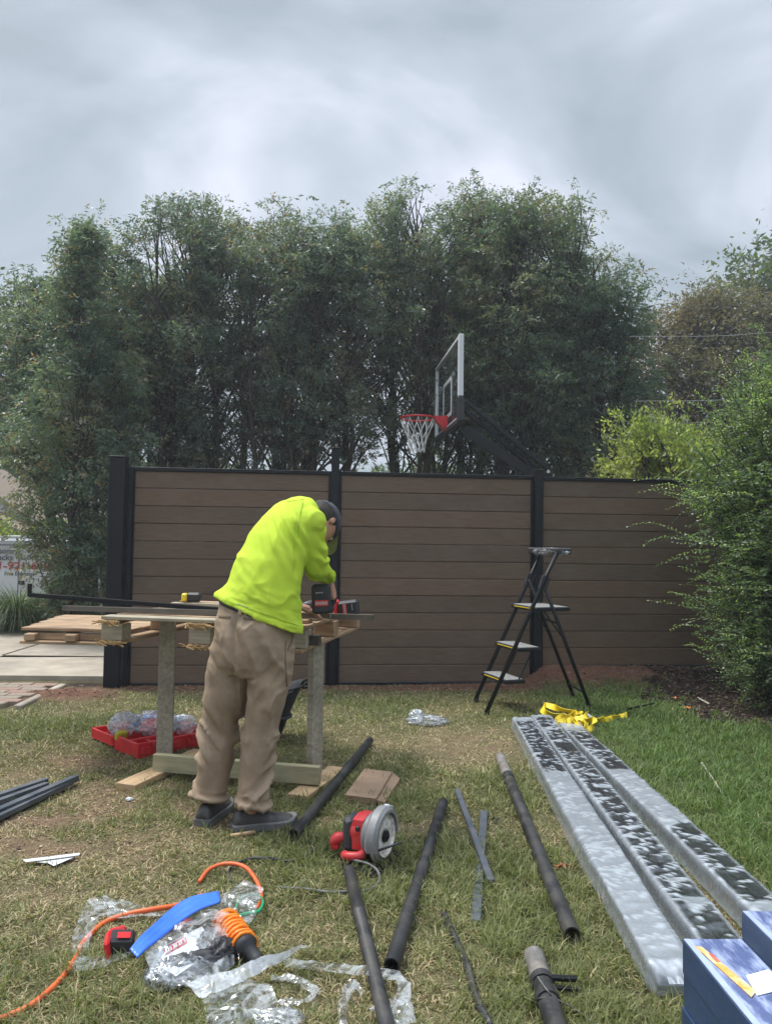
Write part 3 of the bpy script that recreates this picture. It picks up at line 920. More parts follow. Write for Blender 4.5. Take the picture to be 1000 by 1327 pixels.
bush = thing('yew_bush', 'big feathery green bush leaning in over the right end of the fence', 'bush', (0, 0, 0))
rng = np.random.default_rng(77)
bm_ = MB()
starts, dirs, lens = [], [], []
S2, D2, L2 = [], [], []
bc = np.array((3.35, 6.0, .1))
for k in range(420):
    # envelope: left edge in px as a function of height
    z = .12 + 2.75 * rng.random() ** .9
    left = .14 + np.interp(z, [0, .35, .8, 1.3, 1.8, 2.1, 2.5, 2.9], [2.85, 2.55, 2.42, 2.55, 2.22, 2.35, 2.6, 3.0])
    a = rng.random() * 2 * PI
    r = .35 + .65 * math.sqrt(rng.random())
    cx, cy = 3.5, 6.05
    ex = cx + math.cos(a) * (cx - left) * r; ey = cy + math.sin(a) * .85 * r
    if ex > 4.3: ex = 4.3 - (ex - 4.3)
    o = bc + np.array((rng.normal(0, .12), rng.normal(0, .12), z * .35))
    e_ = np.array((ex, ey, z))
    mid = (o + e_) / 2 + np.array((0, 0, .12))
    bm_.tube(spline([Vector(o), Vector(mid), Vector(e_)], 3), [.014, .012, .01, .008, .006, .005, .004], 4, caps=False)
    out = e_ - np.array((cx, cy, z * .7)); out /= np.linalg.norm(out)
    for j in range(24):
        q = .45 + .6 * rng.random()
        p = o * (1 - q) ** 2 + 2 * q * (1 - q) * mid + e_ * q ** 2 + rng.normal(0, .07, 3)
        starts.append(p); dirs.append(out * .8 + rng.normal(0, .55, 3) + np.array((0, 0, .15))); lens.append(.12 + .16 * rng.random())
    if rng.random() < .55:
        S2.append(e_); D2.append(out + rng.normal(0, .3, 3) + np.array((-.2, 0, .25))); L2.append(.2 + .3 * rng.random())
st = bm_.build('stems', BARK, bush)
sprays('foliage', starts, dirs, lens, [(.10, .16, .07), (.14, .215, .08), (.19, .27, .10), (.12, .19, .10)], 78, bush, leafL=.040, leafW=.018, step=.014)
# long pale new shoots that reach out over the fence
for (px, py, d, dxp, dyp, L) in ((880, 640, 5.7, -70, -18, .0), (900, 655, 5.6, -80, -10, 0), (890, 700, 5.6, -75, -5, 0), (905, 690, 5.8, -60, 5, 0), (905, 725, 5.6, -50, 8, 0), (925, 760, 5.6, -55, -25, 0),
                                 (905, 800, 5.6, -40, -35, 0), (900, 795, 5.5, -55, 5, 0), (930, 830, 5.5, -45, -15, 0), (920, 850, 5.5, -35, -10, 0), (960, 870, 5.4, -70, -15, 0), (910, 780, 5.4, -25, -22, 0),
                                 (930, 590, 5.8, -40, -60, 0), (960, 560, 5.8, -25, -65, 0), (905, 610, 5.9, -30, -60, 0), (985, 520, 5.9, -15, -75, 0), (950, 640, 5.3, -55, -10, 0), (960, 705, 5.3, -60, 0, 0),
                                 (985, 760, 5.2, -60, -5, 0), (1000, 850, 5.2, -70, -20, 0)):
    a = PD(px + 18, py, d); b = PD(px + dxp, py + dyp, d - .12)
    v_ = b - a
    for q in range(3):
        S2.append(np.array(a) + rng.normal(0, .02, 3)); D2.append(np.array(v_ / v_.length) + rng.normal(0, .12, 3) + np.array((0, 0, .1))); L2.append(v_.length * (1 - .22 * q))
sprays('new_shoots', S2, D2, L2, [(.20, .29, .10), (.25, .35, .13), (.16, .26, .11), (.26, .34, .16)], 79, bush, leafL=.036, leafW=.015, step=.016, arch=.12)
# ================================================================== WORKBENCH
def G(x, y):
    return float(gz(np.array([float(x)]), np.array([float(y)]))[0])

def woodmat(name, a, b, dirtc=(.12, .1, .08), amt=.4, st=(1, 10, 10)):
    return mat(name, a, b, 4.5, .75, stretch=st, bump=.35, bscale=22, bdist=.004, dirt=dirtc, dirt_amt=amt, dirt_scale=4)
W_GREY = woodmat('weathered_pale_lumber', (.27, .235, .165), (.42, .37, .27))
W_GREYV = woodmat('weathered_pale_lumber_upright', (.25, .23, .17), (.42, .38, .29), amt=.55, st=(10, 10, 1))
W_GREEN = woodmat('treated_lumber', (.30, .28, .16), (.42, .38, .24), amt=.35)
W_NEW = woodmat('new_pine', (.42, .28, .15), (.58, .41, .24), (.25, .17, .1), .4)
W_PAL = woodmat('pallet_wood', (.27, .17, .095), (.46, .31, .18), (.13, .09, .06), .6)
W_SPLIT = mat('split_pallet_edge', (.4, .24, .1), (.66, .45, .2), 20, .9, stretch=(1, 5, 5), bump=1.0, bscale=60, bdist=.01)

def plank(name, a, b, w, h, m, parent=None, up=(0, 0, 1), bev=.003, loc=True):
    """board with its own local frame so that the grain runs along it"""
    a, b, up = Vector(a), Vector(b), Vector(up)
    d = b - a; L = d.length; x = d.normalized(); y = up.cross(x).normalized(); z = x.cross(y)
    g = MB().box((0, 0, 0), (L, w, h), bev=bev)
    sh = random.uniform(0, 6)
    g.v = [(v[0] + sh, v[1], v[2]) for v in g.v]
    o = g.build(name, m, parent)
    M = Matrix((x, y, z)).transposed().to_4x4()
    M.translation = (a + b) / 2 - x * sh
    o.matrix_local = M
    return o

bu, bv = Vector((.978, -.21, 0)).normalized(), Vector((.21, .978, 0)).normalized()
BO = Vector((-.43, 3.78, 0))
def bp3(L, D, z): return BO - bu * L + bv * D + Vector((0, 0, z))
LL, RL = P(213, 992, .0), P(407, 1011, .0)
bench = thing('workbench', 'makeshift workbench of an old pallet carried on two upright lumber legs', 'workbench', (0, 0, 0))
plank('leg', LL + V(0, 0, .03), LL + V(0, 0, .853), .088, .04, W_GREYV, bench, up=(.15, -1, 0))
ru = (RL - LL).normalized()
g = plank('leg', RL + V(0, 0, .03), RL + V(0, 0, .733), .082, .042, W_GREYV, bench, up=(.75, -.66, 0))
nrm = Vector((ru.y, -ru.x, 0)).normalized()          # towards the camera
fa, fb = P(201, 998, .03) - V(0, .035, 0), P(416, 1016, .03) - V(0, .035, 0)
plank('base_beam', fa + V(0, .02, .048), fb + V(-.005, .02, .048), .04, .092, W_GREEN, bench)
plank('foot_plank', P(163, 1020, .018) + V(0, 0, 0), P(262, 975, .018), .12, .034, W_NEW, bench)
plank('foot_plank', P(385, 1033, .012), P(438, 996, .012), .11, .024, W_NEW, bench)
# pallet deck
TOPZ, BOTZ = .875, .745
for i in range(8):
    D = .05 + i * .148
    plank('deck_board', bp3(1.09, D, TOPZ - .01), bp3(-.0 if i not in (0, 3) else .28, D, TOPZ - .01), .095, .019, (W_GREY, W_PAL, W_GREY)[i % 3], bench)
for L in (.02, .53, 1.03):
    plank('bottom_board', bp3(L, -.02, BOTZ - .009), bp3(L, 1.14, BOTZ - .009), .10, .018, (W_PAL, W_PAL, W_NEW)[1 if L > 1 else 0], bench)
    plank('cross_board', bp3(L, .0, TOPZ - .030), bp3(L, 1.12, TOPZ - .030), .09, .018, W_PAL, bench)
    for D in (.055, .56, 1.07):
        h = (TOPZ - .040) - (BOTZ + .001)
        plank('block', bp3(L + .06, D, BOTZ + .001 + h / 2), bp3(L - .06, D, BOTZ + .001 + h / 2), .095, h - .002, W_PAL if D > .1 else W_GREY, bench)
# torn splinters at the near blocks
rng = np.random.default_rng(5)
for L in (1.03, .53):
    for zz in (TOPZ - .03, BOTZ - .004):
        m = MB()
        for k in range(26):
            a = bp3(L + rng.uniform(-.075, .075), rng.uniform(-.02, .0), zz + rng.uniform(-.008, .008))
            m.bar(a, a + bu * rng.uniform(-.05, .05) + V(0, -rng.uniform(.004, .02), rng.uniform(-.018, .01)), .006, .005)
        tag(m.build('splinters', W_SPLIT, bench), kind='stuff')
# lower deck that runs out to the left
e0 = bp3(1.0, .12, .76); 
xa, ya_ = P(31, 815, .76), P(82, 798, .76)
ld = (ya_ - xa); ldn = ld.normalized()
for i in range(5):
    t_ = (i + .5) / 5
    a = xa.lerp(ya_, t_); b = a + Vector((1, -.09, 0)) * (bp3(1.08, .2, 0).x - a.x + t_ * .15)
    plank('extension_board', a, b, ld.length / 5 - .012, .018, W_PAL, bench)
for t_ in (.03, .97):
    a = xa.lerp(ya_, t_) + V(.02, 0, -.04); b = a + Vector((1, -.09, 0)) * (bp3(1.06, .2, 0).x - a.x + t_ * .15)
    plank('stringer', a, b, .03, .04, W_PAL, bench)
a = xa + V(.0, 0, -.07); 
plank('extension_bottom_board', a, a + V(.48, -.045, 0), .08, .016, W_PAL, bench)
for t_ in (.02, .62):
    c = xa + V(.05 + .4 * t_, -.02 - .04 * t_, -.04)
    plank('spacer', c + V(-.03, 0, 0), c + V(.03, 0, 0), .07, .038, W_PAL, bench)

# ---- lengths of rail on the bench
RAILTOP = mat('bronze_rail', (.09, .075, .06), (.13, .11, .09), 8, .32, spec=.8)
def uchan(name, a, b, w, h, t, m, up=(0, 0, 1), parent=None):
    a, b, up = Vector(a), Vector(b), Vector(up)
    d = (b - a).normalized(); s = d.cross(up).normalized(); u = s.cross(d)
    g = MB()
    g.bar(a + u * (h - t) / 2, b + u * (h - t) / 2, w, t, up=u)
    for q in (-1, 1):
        g.bar(a + s * q * (w - t) / 2 - u * t * .5, b + s * q * (w - t) / 2 - u * t * .5, t, h - t - .0006, up=u)
    return g.build(name, m, parent)
ra, rb = PD(83, 789, 4.24), PD(484, 801, 3.93)
ra.z, rb.z = .892, .892
railg = uchan('metal_rail', ra, rb, .034, .027, .003, RAILTOP)
tag(railg, 'tan metal rail lying across the bench, its open end jutting past the right edge', 'rail')
ka, kb = PD(40, 771, 4.45), PD(330, 801, 4.05); kb.z = .9
k = thing('black_rail', 'long black rail with an upturned end tab, sloping from left onto the bench', 'rail', tuple(ka))
def rel(o, l): 
    o.location = -Vector(l); return o
rel(uchan('rail_body', ka, kb, .03, .024, .003, BLACK_METAL, parent=k), ka)
MB().box((-.006, 0, .03), (.026, .006, .075), bev=.002).build('end_tab', BLACK_METAL, k)
b0, b1 = PD(224, 784, 4.72), PD(395, 786, 4.5); b0.z = b1.z = .885
tag(plank('pine_batten', b0, b1, .05, .02, W_GREY), 'pale batten on the far side of the bench behind the black rail', 'batten')
tp_ = PD(249, 784, 4.7); tp_.z = .897
tm_ = thing('tape_measure', 'black tape measure with yellow side on the batten', 'tape measure', tuple(tp_), -.1)
MB().box((.012, 0, .031), (.088, .045, .058), bev=.012).build('case', BLACK_PLASTIC, tm_)
YEL = mat('yellow_plastic', (.75, .55, .02), rough=.45)
MB().box((-.045, -.002, .03), (.034, .05, .05), bev=.008).build('side_plate', YEL, tm_)
MB().box((-.066, 0, .008), (.02, .02, .003)).build('blade_tip', YEL, tm_)
sb = bp3(.04, .35, .771)
tag(MB().box((0, 0, 0), (.055, .055, .05), bev=.002).build('dark_block', mat('dark_block', (.04, .035, .03), (.07, .06, .05), 8, .7), None), 'small dark block wedged under the rail at the right end of the bench', 'block').location = PD(408, 813, 3.85)
o = bpy.data.objects['dark_block']; o.location.z = .782 + .0; o.rotation_euler = (0, 0, -.2)

LABELR = mat('red_label', (.60, .03, .03), (.5, .02, .025), 20, .4)
LETTER = mat('pale_print', (.45, .43, .42), None, rough=.5)
def battery(parent, c, R, s=(.085, .06, .125)):
    """pack with a raised label field; R maps local axes (x across, y depth, z long)"""
    g = MB(); g.box(c, s, R, bev=.012)
    g.box(c + R @ Vector((0, s[1] * .42, 0)), (s[0] * .8, s[1] * .4, s[2] * .8), R, bev=.008)
    b = g.build('battery', BLACK_PLASTIC, parent)
    f = c + R @ Vector((0, -s[1] / 2 - .0012, 0))
    MB().box(f + R @ Vector((0, 0, -s[2] * .13)), (s[0] * .68, .002, s[2] * .2), R).build('label', LABELR, b)
    l = MB()
    for k_ in range(6):
        l.box(f + R @ Vector((-s[0] * .27 + k_ * s[0] * .108, -.0018, -s[2] * .13)), (s[0] * .07, .001, s[2] * .10), R)
    l.build('print', LETTER, b).__setitem__('kind', 'stuff')
    l = MB()
    for k_ in range(4):
        l.box(f + R @ Vector((-s[0] * .25 + k_ * s[0] * .1, -.0012, s[2] * .22)), (s[0] * .07, .001, s[2] * .035), R)
    l.build('small_print', LETTER, b).__setitem__('kind', 'stuff')
    return b

# second driver lying on the bench behind the rail
dpos = PD(449, 789, 4.06); dpos.z = TOPZ + .005
dr2 = thing('drill', 'red and black cordless driver lying on the bench end to the right of the hands', 'drill', tuple(dpos), 0)
battery(dr2, V(.01, -.01, .045), Matrix.Rotation(-.08, 3, 'Z') @ Matrix.Rotation(math.radians(82), 3, 'Y'), (.088, .065, .115))
MB().box((-.055, .0, .045), (.026, .07, .092), Matrix.Rotation(.1, 3, 'Y'), bev=.008).build('collar', RED, dr2)
MB().tube([(-.06, .02, .05), (-.10, .06, .045), (-.15, .10, .04)], [.022, .019, .02], 10, sq=.8).build('grip', BLACK_PLASTIC, dr2, smooth=True)
MB().tube([(-.12, .16, .05), (-.2, .07, .05), (-.235, .035, .05)], [.03, .032, .02], 12).build('motor_housing', BLACK_PLASTIC, dr2, smooth=True)

# ================================================================== WORKER
def remesh(mb, voxel, smooth=3, name='tmp'):
    o = from_arrays(name, np.array([tuple(v) for v in mb.v], dtype=np.float32), mb.f)
    md = o.modifiers.new('r', 'REMESH'); md.mode = 'VOXEL'; md.voxel_size = voxel; md.adaptivity = 0
    if smooth:
        sm = o.modifiers.new('s', 'SMOOTH'); sm.factor = .5; sm.iterations = smooth
    dg = bpy.context.evaluated_depsgraph_get()
    dg.update()
    ev = o.evaluated_get(dg); me = ev.to_mesh()
    n = len(me.vertices)
    v = np.empty(n * 3, np.float32); me.vertices.foreach_get('co', v); v = v.reshape(-1, 3).copy()
    nn = np.empty(n * 3, np.float32); me.vertex_normals.foreach_get('vector', nn); nn = nn.reshape(-1, 3).copy()
    f = [tuple(p.vertices) for p in me.polygons]
    ev.to_mesh_clear()
    me0 = o.data
    bpy.data.objects.remove(o); bpy.data.meshes.remove(me0)
    return v, nn, f

def ringpts(c, A, B, n=28, tilt=None, e=2.0):
    c, A, B = Vector(c), Vector(A), Vector(B)
    out = []
    for k_ in range(n):
        a = 2 * PI * k_ / n
        ca, sa = math.cos(a), math.sin(a)
        ca = math.copysign(abs(ca) ** (2 / e), ca); sa = math.copysign(abs(sa) ** (2 / e), sa)
        p = c + A * ca + B * sa
        if tilt: p = p + V(0, 0, tilt * (p.x - c.x))
        out.append(p)
    return out
def capsule(mb, pts, rs, n=12):
    """tube with rounded ends"""
    pts = [Vector(p) for p in pts]
    d0 = (pts[0] - pts[1]).normalized(); d1 = (pts[-1] - pts[-2]).normalized()
    P_ = [pts[0] + d0 * rs[0] * .95, pts[0] + d0 * rs[0] * .6] + pts + [pts[-1] + d1 * rs[-1] * .6, pts[-1] + d1 * rs[-1] * .95]
    R_ = [rs[0] * .3, rs[0] * .8] + list(rs) + [rs[-1] * .8, rs[-1] * .3]
    mb.tube(P_, R_, n)

def hand(mb, wrist, d, nrm_, lat, curl, thumb_dir, size=1.0, spreadf=0.0, tcurl=.5):
    """palm and five bent fingers. d: wrist to knuckles, nrm_: out of the palm, lat: towards the index finger"""
    wrist, d, lat = Vector(wrist), Vector(d).normalized(), Vector(lat)
    lat = (lat - d * lat.dot(d)).normalized(); n_ = Vector(nrm_); n_ = (n_ - d * n_.dot(d) - lat * n_.dot(lat)).normalized()
    s = size
    mb.loft([ringpts(wrist + d * t * s, lat * w * s, n_ * h * s, 14, e=2.6) for t, w, h in ((-.01, .026, .02), (.01, .028, .019), (.035, .036, .017), (.065, .041, .016), (.088, .040, .013), (.096, .034, .008))])
    lens = (.040, .024, .019)
    for k_, (o, ls, cr_) in enumerate(((.030, .95, 0), (.010, 1.05, .05), (-.011, 1.0, .08), (-.031, .8, .14))):
        p = wrist + d * (.082 - .004 * abs(k_ - 1)) * s + lat * o * s + n_ * .002 * s
        ang = 0.12
        pts = [p]; r = .0092 * s
        dd = d
        for j, L in enumerate(lens):
            ang += (curl[j] + cr_ * .5)
            dd = (d * math.cos(ang) + n_ * math.sin(ang) + lat * spreadf * (1 - k_) * .1).normalized()
            pts.append(pts[-1] + dd * L * ls * s)
        capsule(mb, pts, [r * 1.08, r * 1.02, r * .93, r * .8], 9)
    td = Vector(thumb_dir).normalized()
    p = wrist + d * .022 * s + lat * .026 * s
    q = p + (td * .75 + d * .35).normalized() * .038 * s
    q2 = q + (td * .4 + d * .8 + n_ * tcurl * .5).normalized() * .032 * s
    q3 = q2 + (td * .1 + d * .8 + n_ * tcurl).normalized() * .025 * s
    capsule(mb, [p, q, q2, q3], [.014 * s, .0125 * s, .0105 * s, .009 * s], 9)

SKIN = mat('skin', (.42, .20, .135), (.56, .30, .21), 12, .5, bump=.15, bscale=180, bdist=.002)
SHIRT = mat('neon_shirt', (.45, .60, .045), (.51, .67, .06), 4, .85, bump=.35, bscale=300, bdist=.002, spec=.15)
TROUS = mat('khaki_cloth', (.29, .215, .145), (.36, .275, .195), 5, .85, bump=.3, bscale=520, bdist=.001, spec=.2, dirt=(.13, .095, .06), dirt_amt=.5, dirt_scale=7)
CAPM = mat('cap_cloth', (.045, .048, .055), (.07, .074, .082), 9, .85, bump=.3, bscale=300, bdist=.001)
CAPB = mat('cap_brim_underside', (.25, .27, .17), None, rough=.8)
SHOE = mat('shoe_leather', (.018, .018, .02), (.035, .035, .038), 14, .55, bump=.2, bscale=150, dirt=(.1, .09, .075), dirt_amt=.4, dirt_scale=14)
SOLE = mat('shoe_sole', (.07, .075, .08), (.14, .14, .14), 14, .75)
EYEM = mat('eye_white', (.6, .58, .55), rough=.3)
HAIR = mat('short_hair', (.02, .016, .013), (.04, .03, .024), 60, .8, bump=.5, bscale=200)

man = thing('person', 'man in neon yellow shirt, khaki trousers and grey cap bending over the bench', 'person', (-.66, 3.43, 0))
MO = man.location.copy()

# torso rings: centre, half width along s, half depth along f
tor = [(-.578, 3.465, .948, .212, .155), (-.566, 3.47, .998, .195, .148), (-.558, 3.48, 1.06, .178, .138), (-.533, 3.50, 1.15, .164, .130), (-.503, 3.54, 1.25, .156, .126), (-.462, 3.58, 1.33, .158, .118),
       (-.425, 3.63, 1.395, .145, .104), (-.398, 3.665, 1.425, .112, .082), (-.375, 3.69, 1.435, .07, .06)]
s_lo, s_hi = Vector((.9, -.42, 0)), Vector((.70, -.70, 0))
def trings(grow=1.0, start=0, tilt=True):
    rings = []
    for i, (x, y, z, a, b) in enumerate(tor):
        if i < start: continue
        t = i / (len(tor) - 1)
        s = s_lo.lerp(s_hi, t).normalized()
        c = Vector((x, y, z))
        nx = Vector(tor[min(i + 1, 8)][:3]); pv = Vector(tor[max(i - 1, 0)][:3])
        tg = (nx - pv).normalized()
        tg = tg.lerp(V(0, 0, 1), max(0, 1 - i / 3)).normalized()
        s = (s - tg * s.dot(tg)).normalized()
        f = s.cross(tg) * -1
        rings.append(ringpts(c, s * a * grow, f * b * grow, 36, tilt=(-.42 if i == 0 else (-.28 if i == 1 else None)) if tilt else None, e=2.25))
    return rings
RS, RE, RW = V(-.35, 3.535, 1.375), V(-.338, 3.60, 1.185), V(-.281, 3.765, 1.10)
LS, LE, LW = V(-.52, 3.745, 1.36), V(-.64, 3.87, 1.13), V(-.482, 3.85, .962)

# --- body: one continuous surface under the clothes
b = MB()
b.loft(trings(.70, 2, False))
hc = V(-.585, 3.44, 0)
b.loft([ringpts(hc + V(0, 0, z), s_lo * a, Vector((.42, .9, 0)) * d_, 24) for z, a, d_ in ((.72, .11, .08), (.80, .13, .10), (.9, .12, .085), (1.02, .09, .06))])
capsule(b, [LS + V(0, 0, -.01), LE, LW], [.05, .04, .029])
capsule(b, [RS, RE, RW], [.048, .038, .028])
HL, KL, AL = V(-.678, 3.475, .78), V(-.744, 3.50, .46), V(-.785, 3.49, .10)
HR, KR, AR = V(-.50, 3.40, .78), V(-.541, 3.415, .46), V(-.580, 3.40, .10)
capsule(b, [HL, KL, AL], [.08, .052, .036]); capsule(b, [HR, KR, AR], [.08, .052, .036])
# neck and head: crown points ahead, face points down
HC = V(-.322, 3.785, 1.372)
cw = V(.40, .86, .30).normalized()                 # crown direction
fw = V(.16, .14, -.97); fw = (fw - cw * fw.dot(cw)).normalized()   # face direction
rt = fw.cross(cw).normalized()                     # his right-hand side
if rt.x < 0: rt = -rt
capsule(b, [V(-.405, 3.66, 1.40), V(-.36, 3.72, 1.395)], [.062, .056])
b.loft([ringpts(HC + cw * t + fw * o, rt * w, fw * d_, 22) for t, w, d_, o in
        ((-.125, .022, .03, .045), (-.112, .042, .055, .03), (-.085, .058, .075, .015), (-.045, .068, .088, .005), (0, .074, .095, 0), (.045, .073, .093, -.004), (.082, .058, .075, -.006), (.105, .03, .04, -.008))])
# nose, brow, chin, ears
capsule(b, [HC + fw * .088 + cw * .018, HC + fw * .112 - cw * .028], [.009, .014], 8)
capsule(b, [HC + fw * .088 + cw * .028 - rt * .03, HC + fw * .088 + cw * .028 + rt * .03], [.011, .011], 8)
capsule(b, [HC + fw * .078 - cw * .065 - rt * .02, HC + fw * .078 - cw * .065 + rt * .02], [.012, .012], 8)
capsule(b, [HC + fw * .066 - cw * .105 - rt * .012, HC + fw * .066 - cw * .105 + rt * .012], [.018, .018], 8)
for q in (-1, 1):
    e0 = HC + rt * q * .074 - fw * .012 - cw * .020
    b.loft([ringpts(e0 + rt * q * t, cw * h, fw * w, 12) for t, h, w in ((-.01, .020, .011), (.004, .026, .014), (.009, .027, .015), (.011, .020, .010))])
hand(b, RW + V(.004, .008, -.012), (.28, .10, -.95), (-.96, 0, -.25), (.05, 1, .1), (1.05, 1.15, .7), (-.5, .5, -.3))
hand(b, LW + V(.012, 0, -.004), (.97, .02, -.20), (-.2, 0, -.98), (0, -1, 0), (.12, .18, .12), (.3, -.85, -.1), tcurl=.2)
v, nn, f = remesh(b, .0042, 2)
body = from_arrays('body', v - np.array(MO), f, SKIN, man, True)
# eyes and hair
for q in (-1, 1):
    m = MB()
    capsule(m, [HC + fw * .084 + rt * q * .03 + cw * .010, HC + fw * .0845 + rt * q * .031 + cw * .010], [.010, .010], 8)
    m.v = [tuple(Vector(p) - MO) for p in m.v]
    m.build('eye', EYEM, man, smooth=True)
m = MB()
m.loft([[HC + cw * t + (p - HC) * 1.0 for p in ringpts(HC - fw * .006, rt * w, fw * d_, 26)] for t, w, d_ in ((-.055, .060, .078), (-.035, .0715, .086), (0, .0785, .0955), (.03, .0785, .096))])
m.v = [tuple(Vector(p) - MO - fw * .012) for p in m.v]
m.build('hair', HAIR, man, smooth=True)

# --- shirt
sh = MB()
sh.loft(trings())
# sleeves
def sleeve(mb, A, Bp, C, r, n=20):
    pts = spline([A, Bp, C], 6)
    m_ = len(pts)
    rs = [np.interp(i / (m_ - 1), np.linspace(0, 1, len(r)), r) for i in range(m_)]
    mb.tube(pts, rs, n)
sleeve(sh, RS + V(-.03, .02, .005), RE, RW + V(0, -.004, .004), (.096, .088, .076, .068, .060, .050, .043))
capsule(sh, [V(-.46, 3.62, 1.39), RS + V(0, .0, -.005)], [.085, .074], 18)
capsule(sh, [V(-.46, 3.67, 1.385), LS], [.08, .066], 16)
sleeve(sh, LS + V(.02, 0, 0), LE, LE.lerp(LW, .62), (.085, .075, .066, .06, .055, .05))
v, nn, f = remesh(sh, .0062, 4)
# folds: a field that runs down from the armpit, tighter rings on the lower sleeve
def folds(v, nn):
    x, y, z = v.T
    d = np.zeros(len(v))
    arm = sstep(-.405, -.375, x - .25 * (3.6 - y)) * sstep(1.45, 1.36, z)
    arm = np.maximum(arm, sstep(3.70, 3.74, y) * sstep(1.4, 1.3, z) * (x > -.36))
    ph = z * 90 + x * 60 + 11 * fbm(x * 12, y * 12, z * 12, o=2, seed=3)
    ring = np.sin(ph) * (-.15 + 1.5 * fbm(x * 20, y * 20, z * 9, o=2, seed=8))
    d += arm * .0095 * (np.sign(ring) * np.abs(ring) ** 1.3) * sstep(1.42, 1.25, z)
    body_ = 1 - arm
    # soft long drapes on the back, running from shoulder blade to the right hip
    u = (x * .8 + z * .35) * 9 + 2.2 * fbm(x * 3, y * 3, z * 3, o=3, seed=12)
    d += body_ * .014 * (fbm(u, z * 1.6, y * 2, o=3, seed=15) - .5) * 2 * sstep(1.45, 1.3, z)
    # armpit creases
    ap = np.exp(-(((x + .42) / .09) ** 2 + ((z - 1.31) / .11) ** 2))
    d += body_ * ap * .010 * np.sin((x * .9 + z * .45) * 150 + 3 * fbm(x * 8, z * 8, y * 8, o=2, seed=2))
    # rolls above the hem, and on the left flank
    hem = sstep(1.10, 1.0, z) * body_
    d += hem * .013 * (fbm(x * 7, y * 7, z * 26 + x * 9, o=3, seed=22) - .5) * 2
    d += (fbm(x * 30, y * 30, z * 16, o=3, seed=31) - .5) * .004
    cr2 = 1 - np.abs(2 * fbm(x * 8 + z * 5, y * 8, z * 4 - x * 6, o=2, seed=35) - 1)
    d += body_ * .008 * (cr2 ** 5 - .3) * sstep(1.42, 1.3, z)
    d -= .012 * np.exp(-(((x - (-.405 + .02 * (1.38 - z))) / .010) ** 2)) * sstep(1.10, 1.16, z) * sstep(1.37, 1.33, z) * (y < 3.52)
    return v + nn * d[:, None]
v = folds(v, nn)
x, y, z = v.T
low = z < (.945 - .33 * (x + .578)) + .02
v[low] += nn[low] * .004 * np.array((1, 1, 0))
shirt = from_arrays('shirt', v - np.array(MO), f, SHIRT, man, True)

bvh_s = None
def shirt_lines():
    from mathutils.bvhtree import BVHTree as BT
    bs = BT.FromPolygons([Vector(p) for p in v], f)
    def on(px, py):
        d_ = ray(px, py).normalized(); h = bs.ray_cast(Vector((0, 0, CAM_H)), d_)
        return (h[0] + h[1] * .0015, h[1]) if h[0] is not None else None
    SM = mat('shirt_thread', (.26, .42, .02), (.30, .47, .03), 20, .9)
    def line(name, pix, w):
        p_ = [q for q in (on(*p) for p in pix) if q]
        g = MB()
        for (a, na), (c, nc) in zip(p_[:-1], p_[1:]):
            if (a - c).length < .06: g.bar(a - MO, c - MO, w, .0012, up=na)
        g.build(name, SM, man)
    line('hem_stitch', [(px, 777 + (px - 288) * .345) for px in range(289, 388, 2)], .0022)
    line('armhole_seam', [(393 - 7 * math.sin((py - 648) / 52 * PI * .5), py) for py in range(650, 700, 2)], .0025)
    line('shoulder_seam', [(px, 650 - (px - 372) * .12) for px in range(372, 396, 2)], .002)
    line('cuff_stitch', [(px, 744 + (px - 400) * .1) for px in range(402, 427, 2)], .002)
shirt_lines()

# --- trousers
pt = MB()
F0 = Vector((.42, .9, 0))
pt.loft([ringpts((x, y, z), s_lo * a, F0 * d_, 36, tilt=-.27 * sstep(.72, .95, z).item(), e=2.3) for x, y, z, a, d_ in
         ((-.592, 3.435, .68, .13, .115), (-.592, 3.435, .72, .168, .138), (-.59, 3.437, .78, .187, .150), (-.588, 3.44, .84, .188, .150), (-.583, 3.447, .90, .181, .144), (-.578, 3.457, .958, .176, .136), (-.578, 3.46, .975, .170, .130))])
def legtube(mb, pts, rs):
    mb.tube(pts, rs, 24)
legtube(pt, spline([HL + V(.005, 0, .03), V(-.705, 3.475, .62), KL, V(-.76, 3.49, .28), AL + V(0, 0, .01)], 6), list(np.interp(np.linspace(0, 1, 25), [0, .2, .5, .75, .93, 1], [.104, .103, .086, .079, .072, .088])))
legtube(pt, spline([HR + V(-.005, 0, .03), V(-.510, 3.40, .62), KR, V(-.562, 3.405, .28), AR + V(.005, 0, .01)], 6), list(np.interp(np.linspace(0, 1, 25), [0, .2, .5, .75, .93, 1], [.100, .095, .079, .074, .070, .086])))
v, nn, f = remesh(pt, .0062, 2)
x, y, z = v.T
d = np.zeros(len(v))
kz = np.clip((.80 - z) / .7, 0, 1)
legc = np.where(x < -.645, -.745, -.545)
side = (x - legc)
# horizontal slumping creases below the knee, long diagonal pulls on the thigh
n_ = fbm(x * 9, y * 9, z * 5, o=3, seed=41)
wx = 1.3 * fbm(x * 4, y * 4, z * 4, o=2, seed=61)
cre = 1 - np.abs(2 * fbm(side * 7 + z * 5 + wx, y * 6, z * 13 + side * 17 * np.where(x < -.645, 1, -1) + wx * 2, o=2, seed=44) - 1)
d += (.25 + .75 * sstep(.66, .5, z)) * .030 * (cre ** 4 - .35) * sstep(.38, .62, n_)
thi = 1 - np.abs(2 * fbm((side * 13 + z * 5), y * 4, z * 5, o=2, seed=47) - 1)
d += sstep(.45, .7, z) * sstep(.95, .88, z) * .024 * (thi ** 2 - .62)
d += (fbm(x * 25, y * 25, z * 25, o=2, seed=49) - .5) * .003
# stacked cuffs
d += sstep(.17, .10, z) * .010 * np.sin(z * 150 + x * 30)
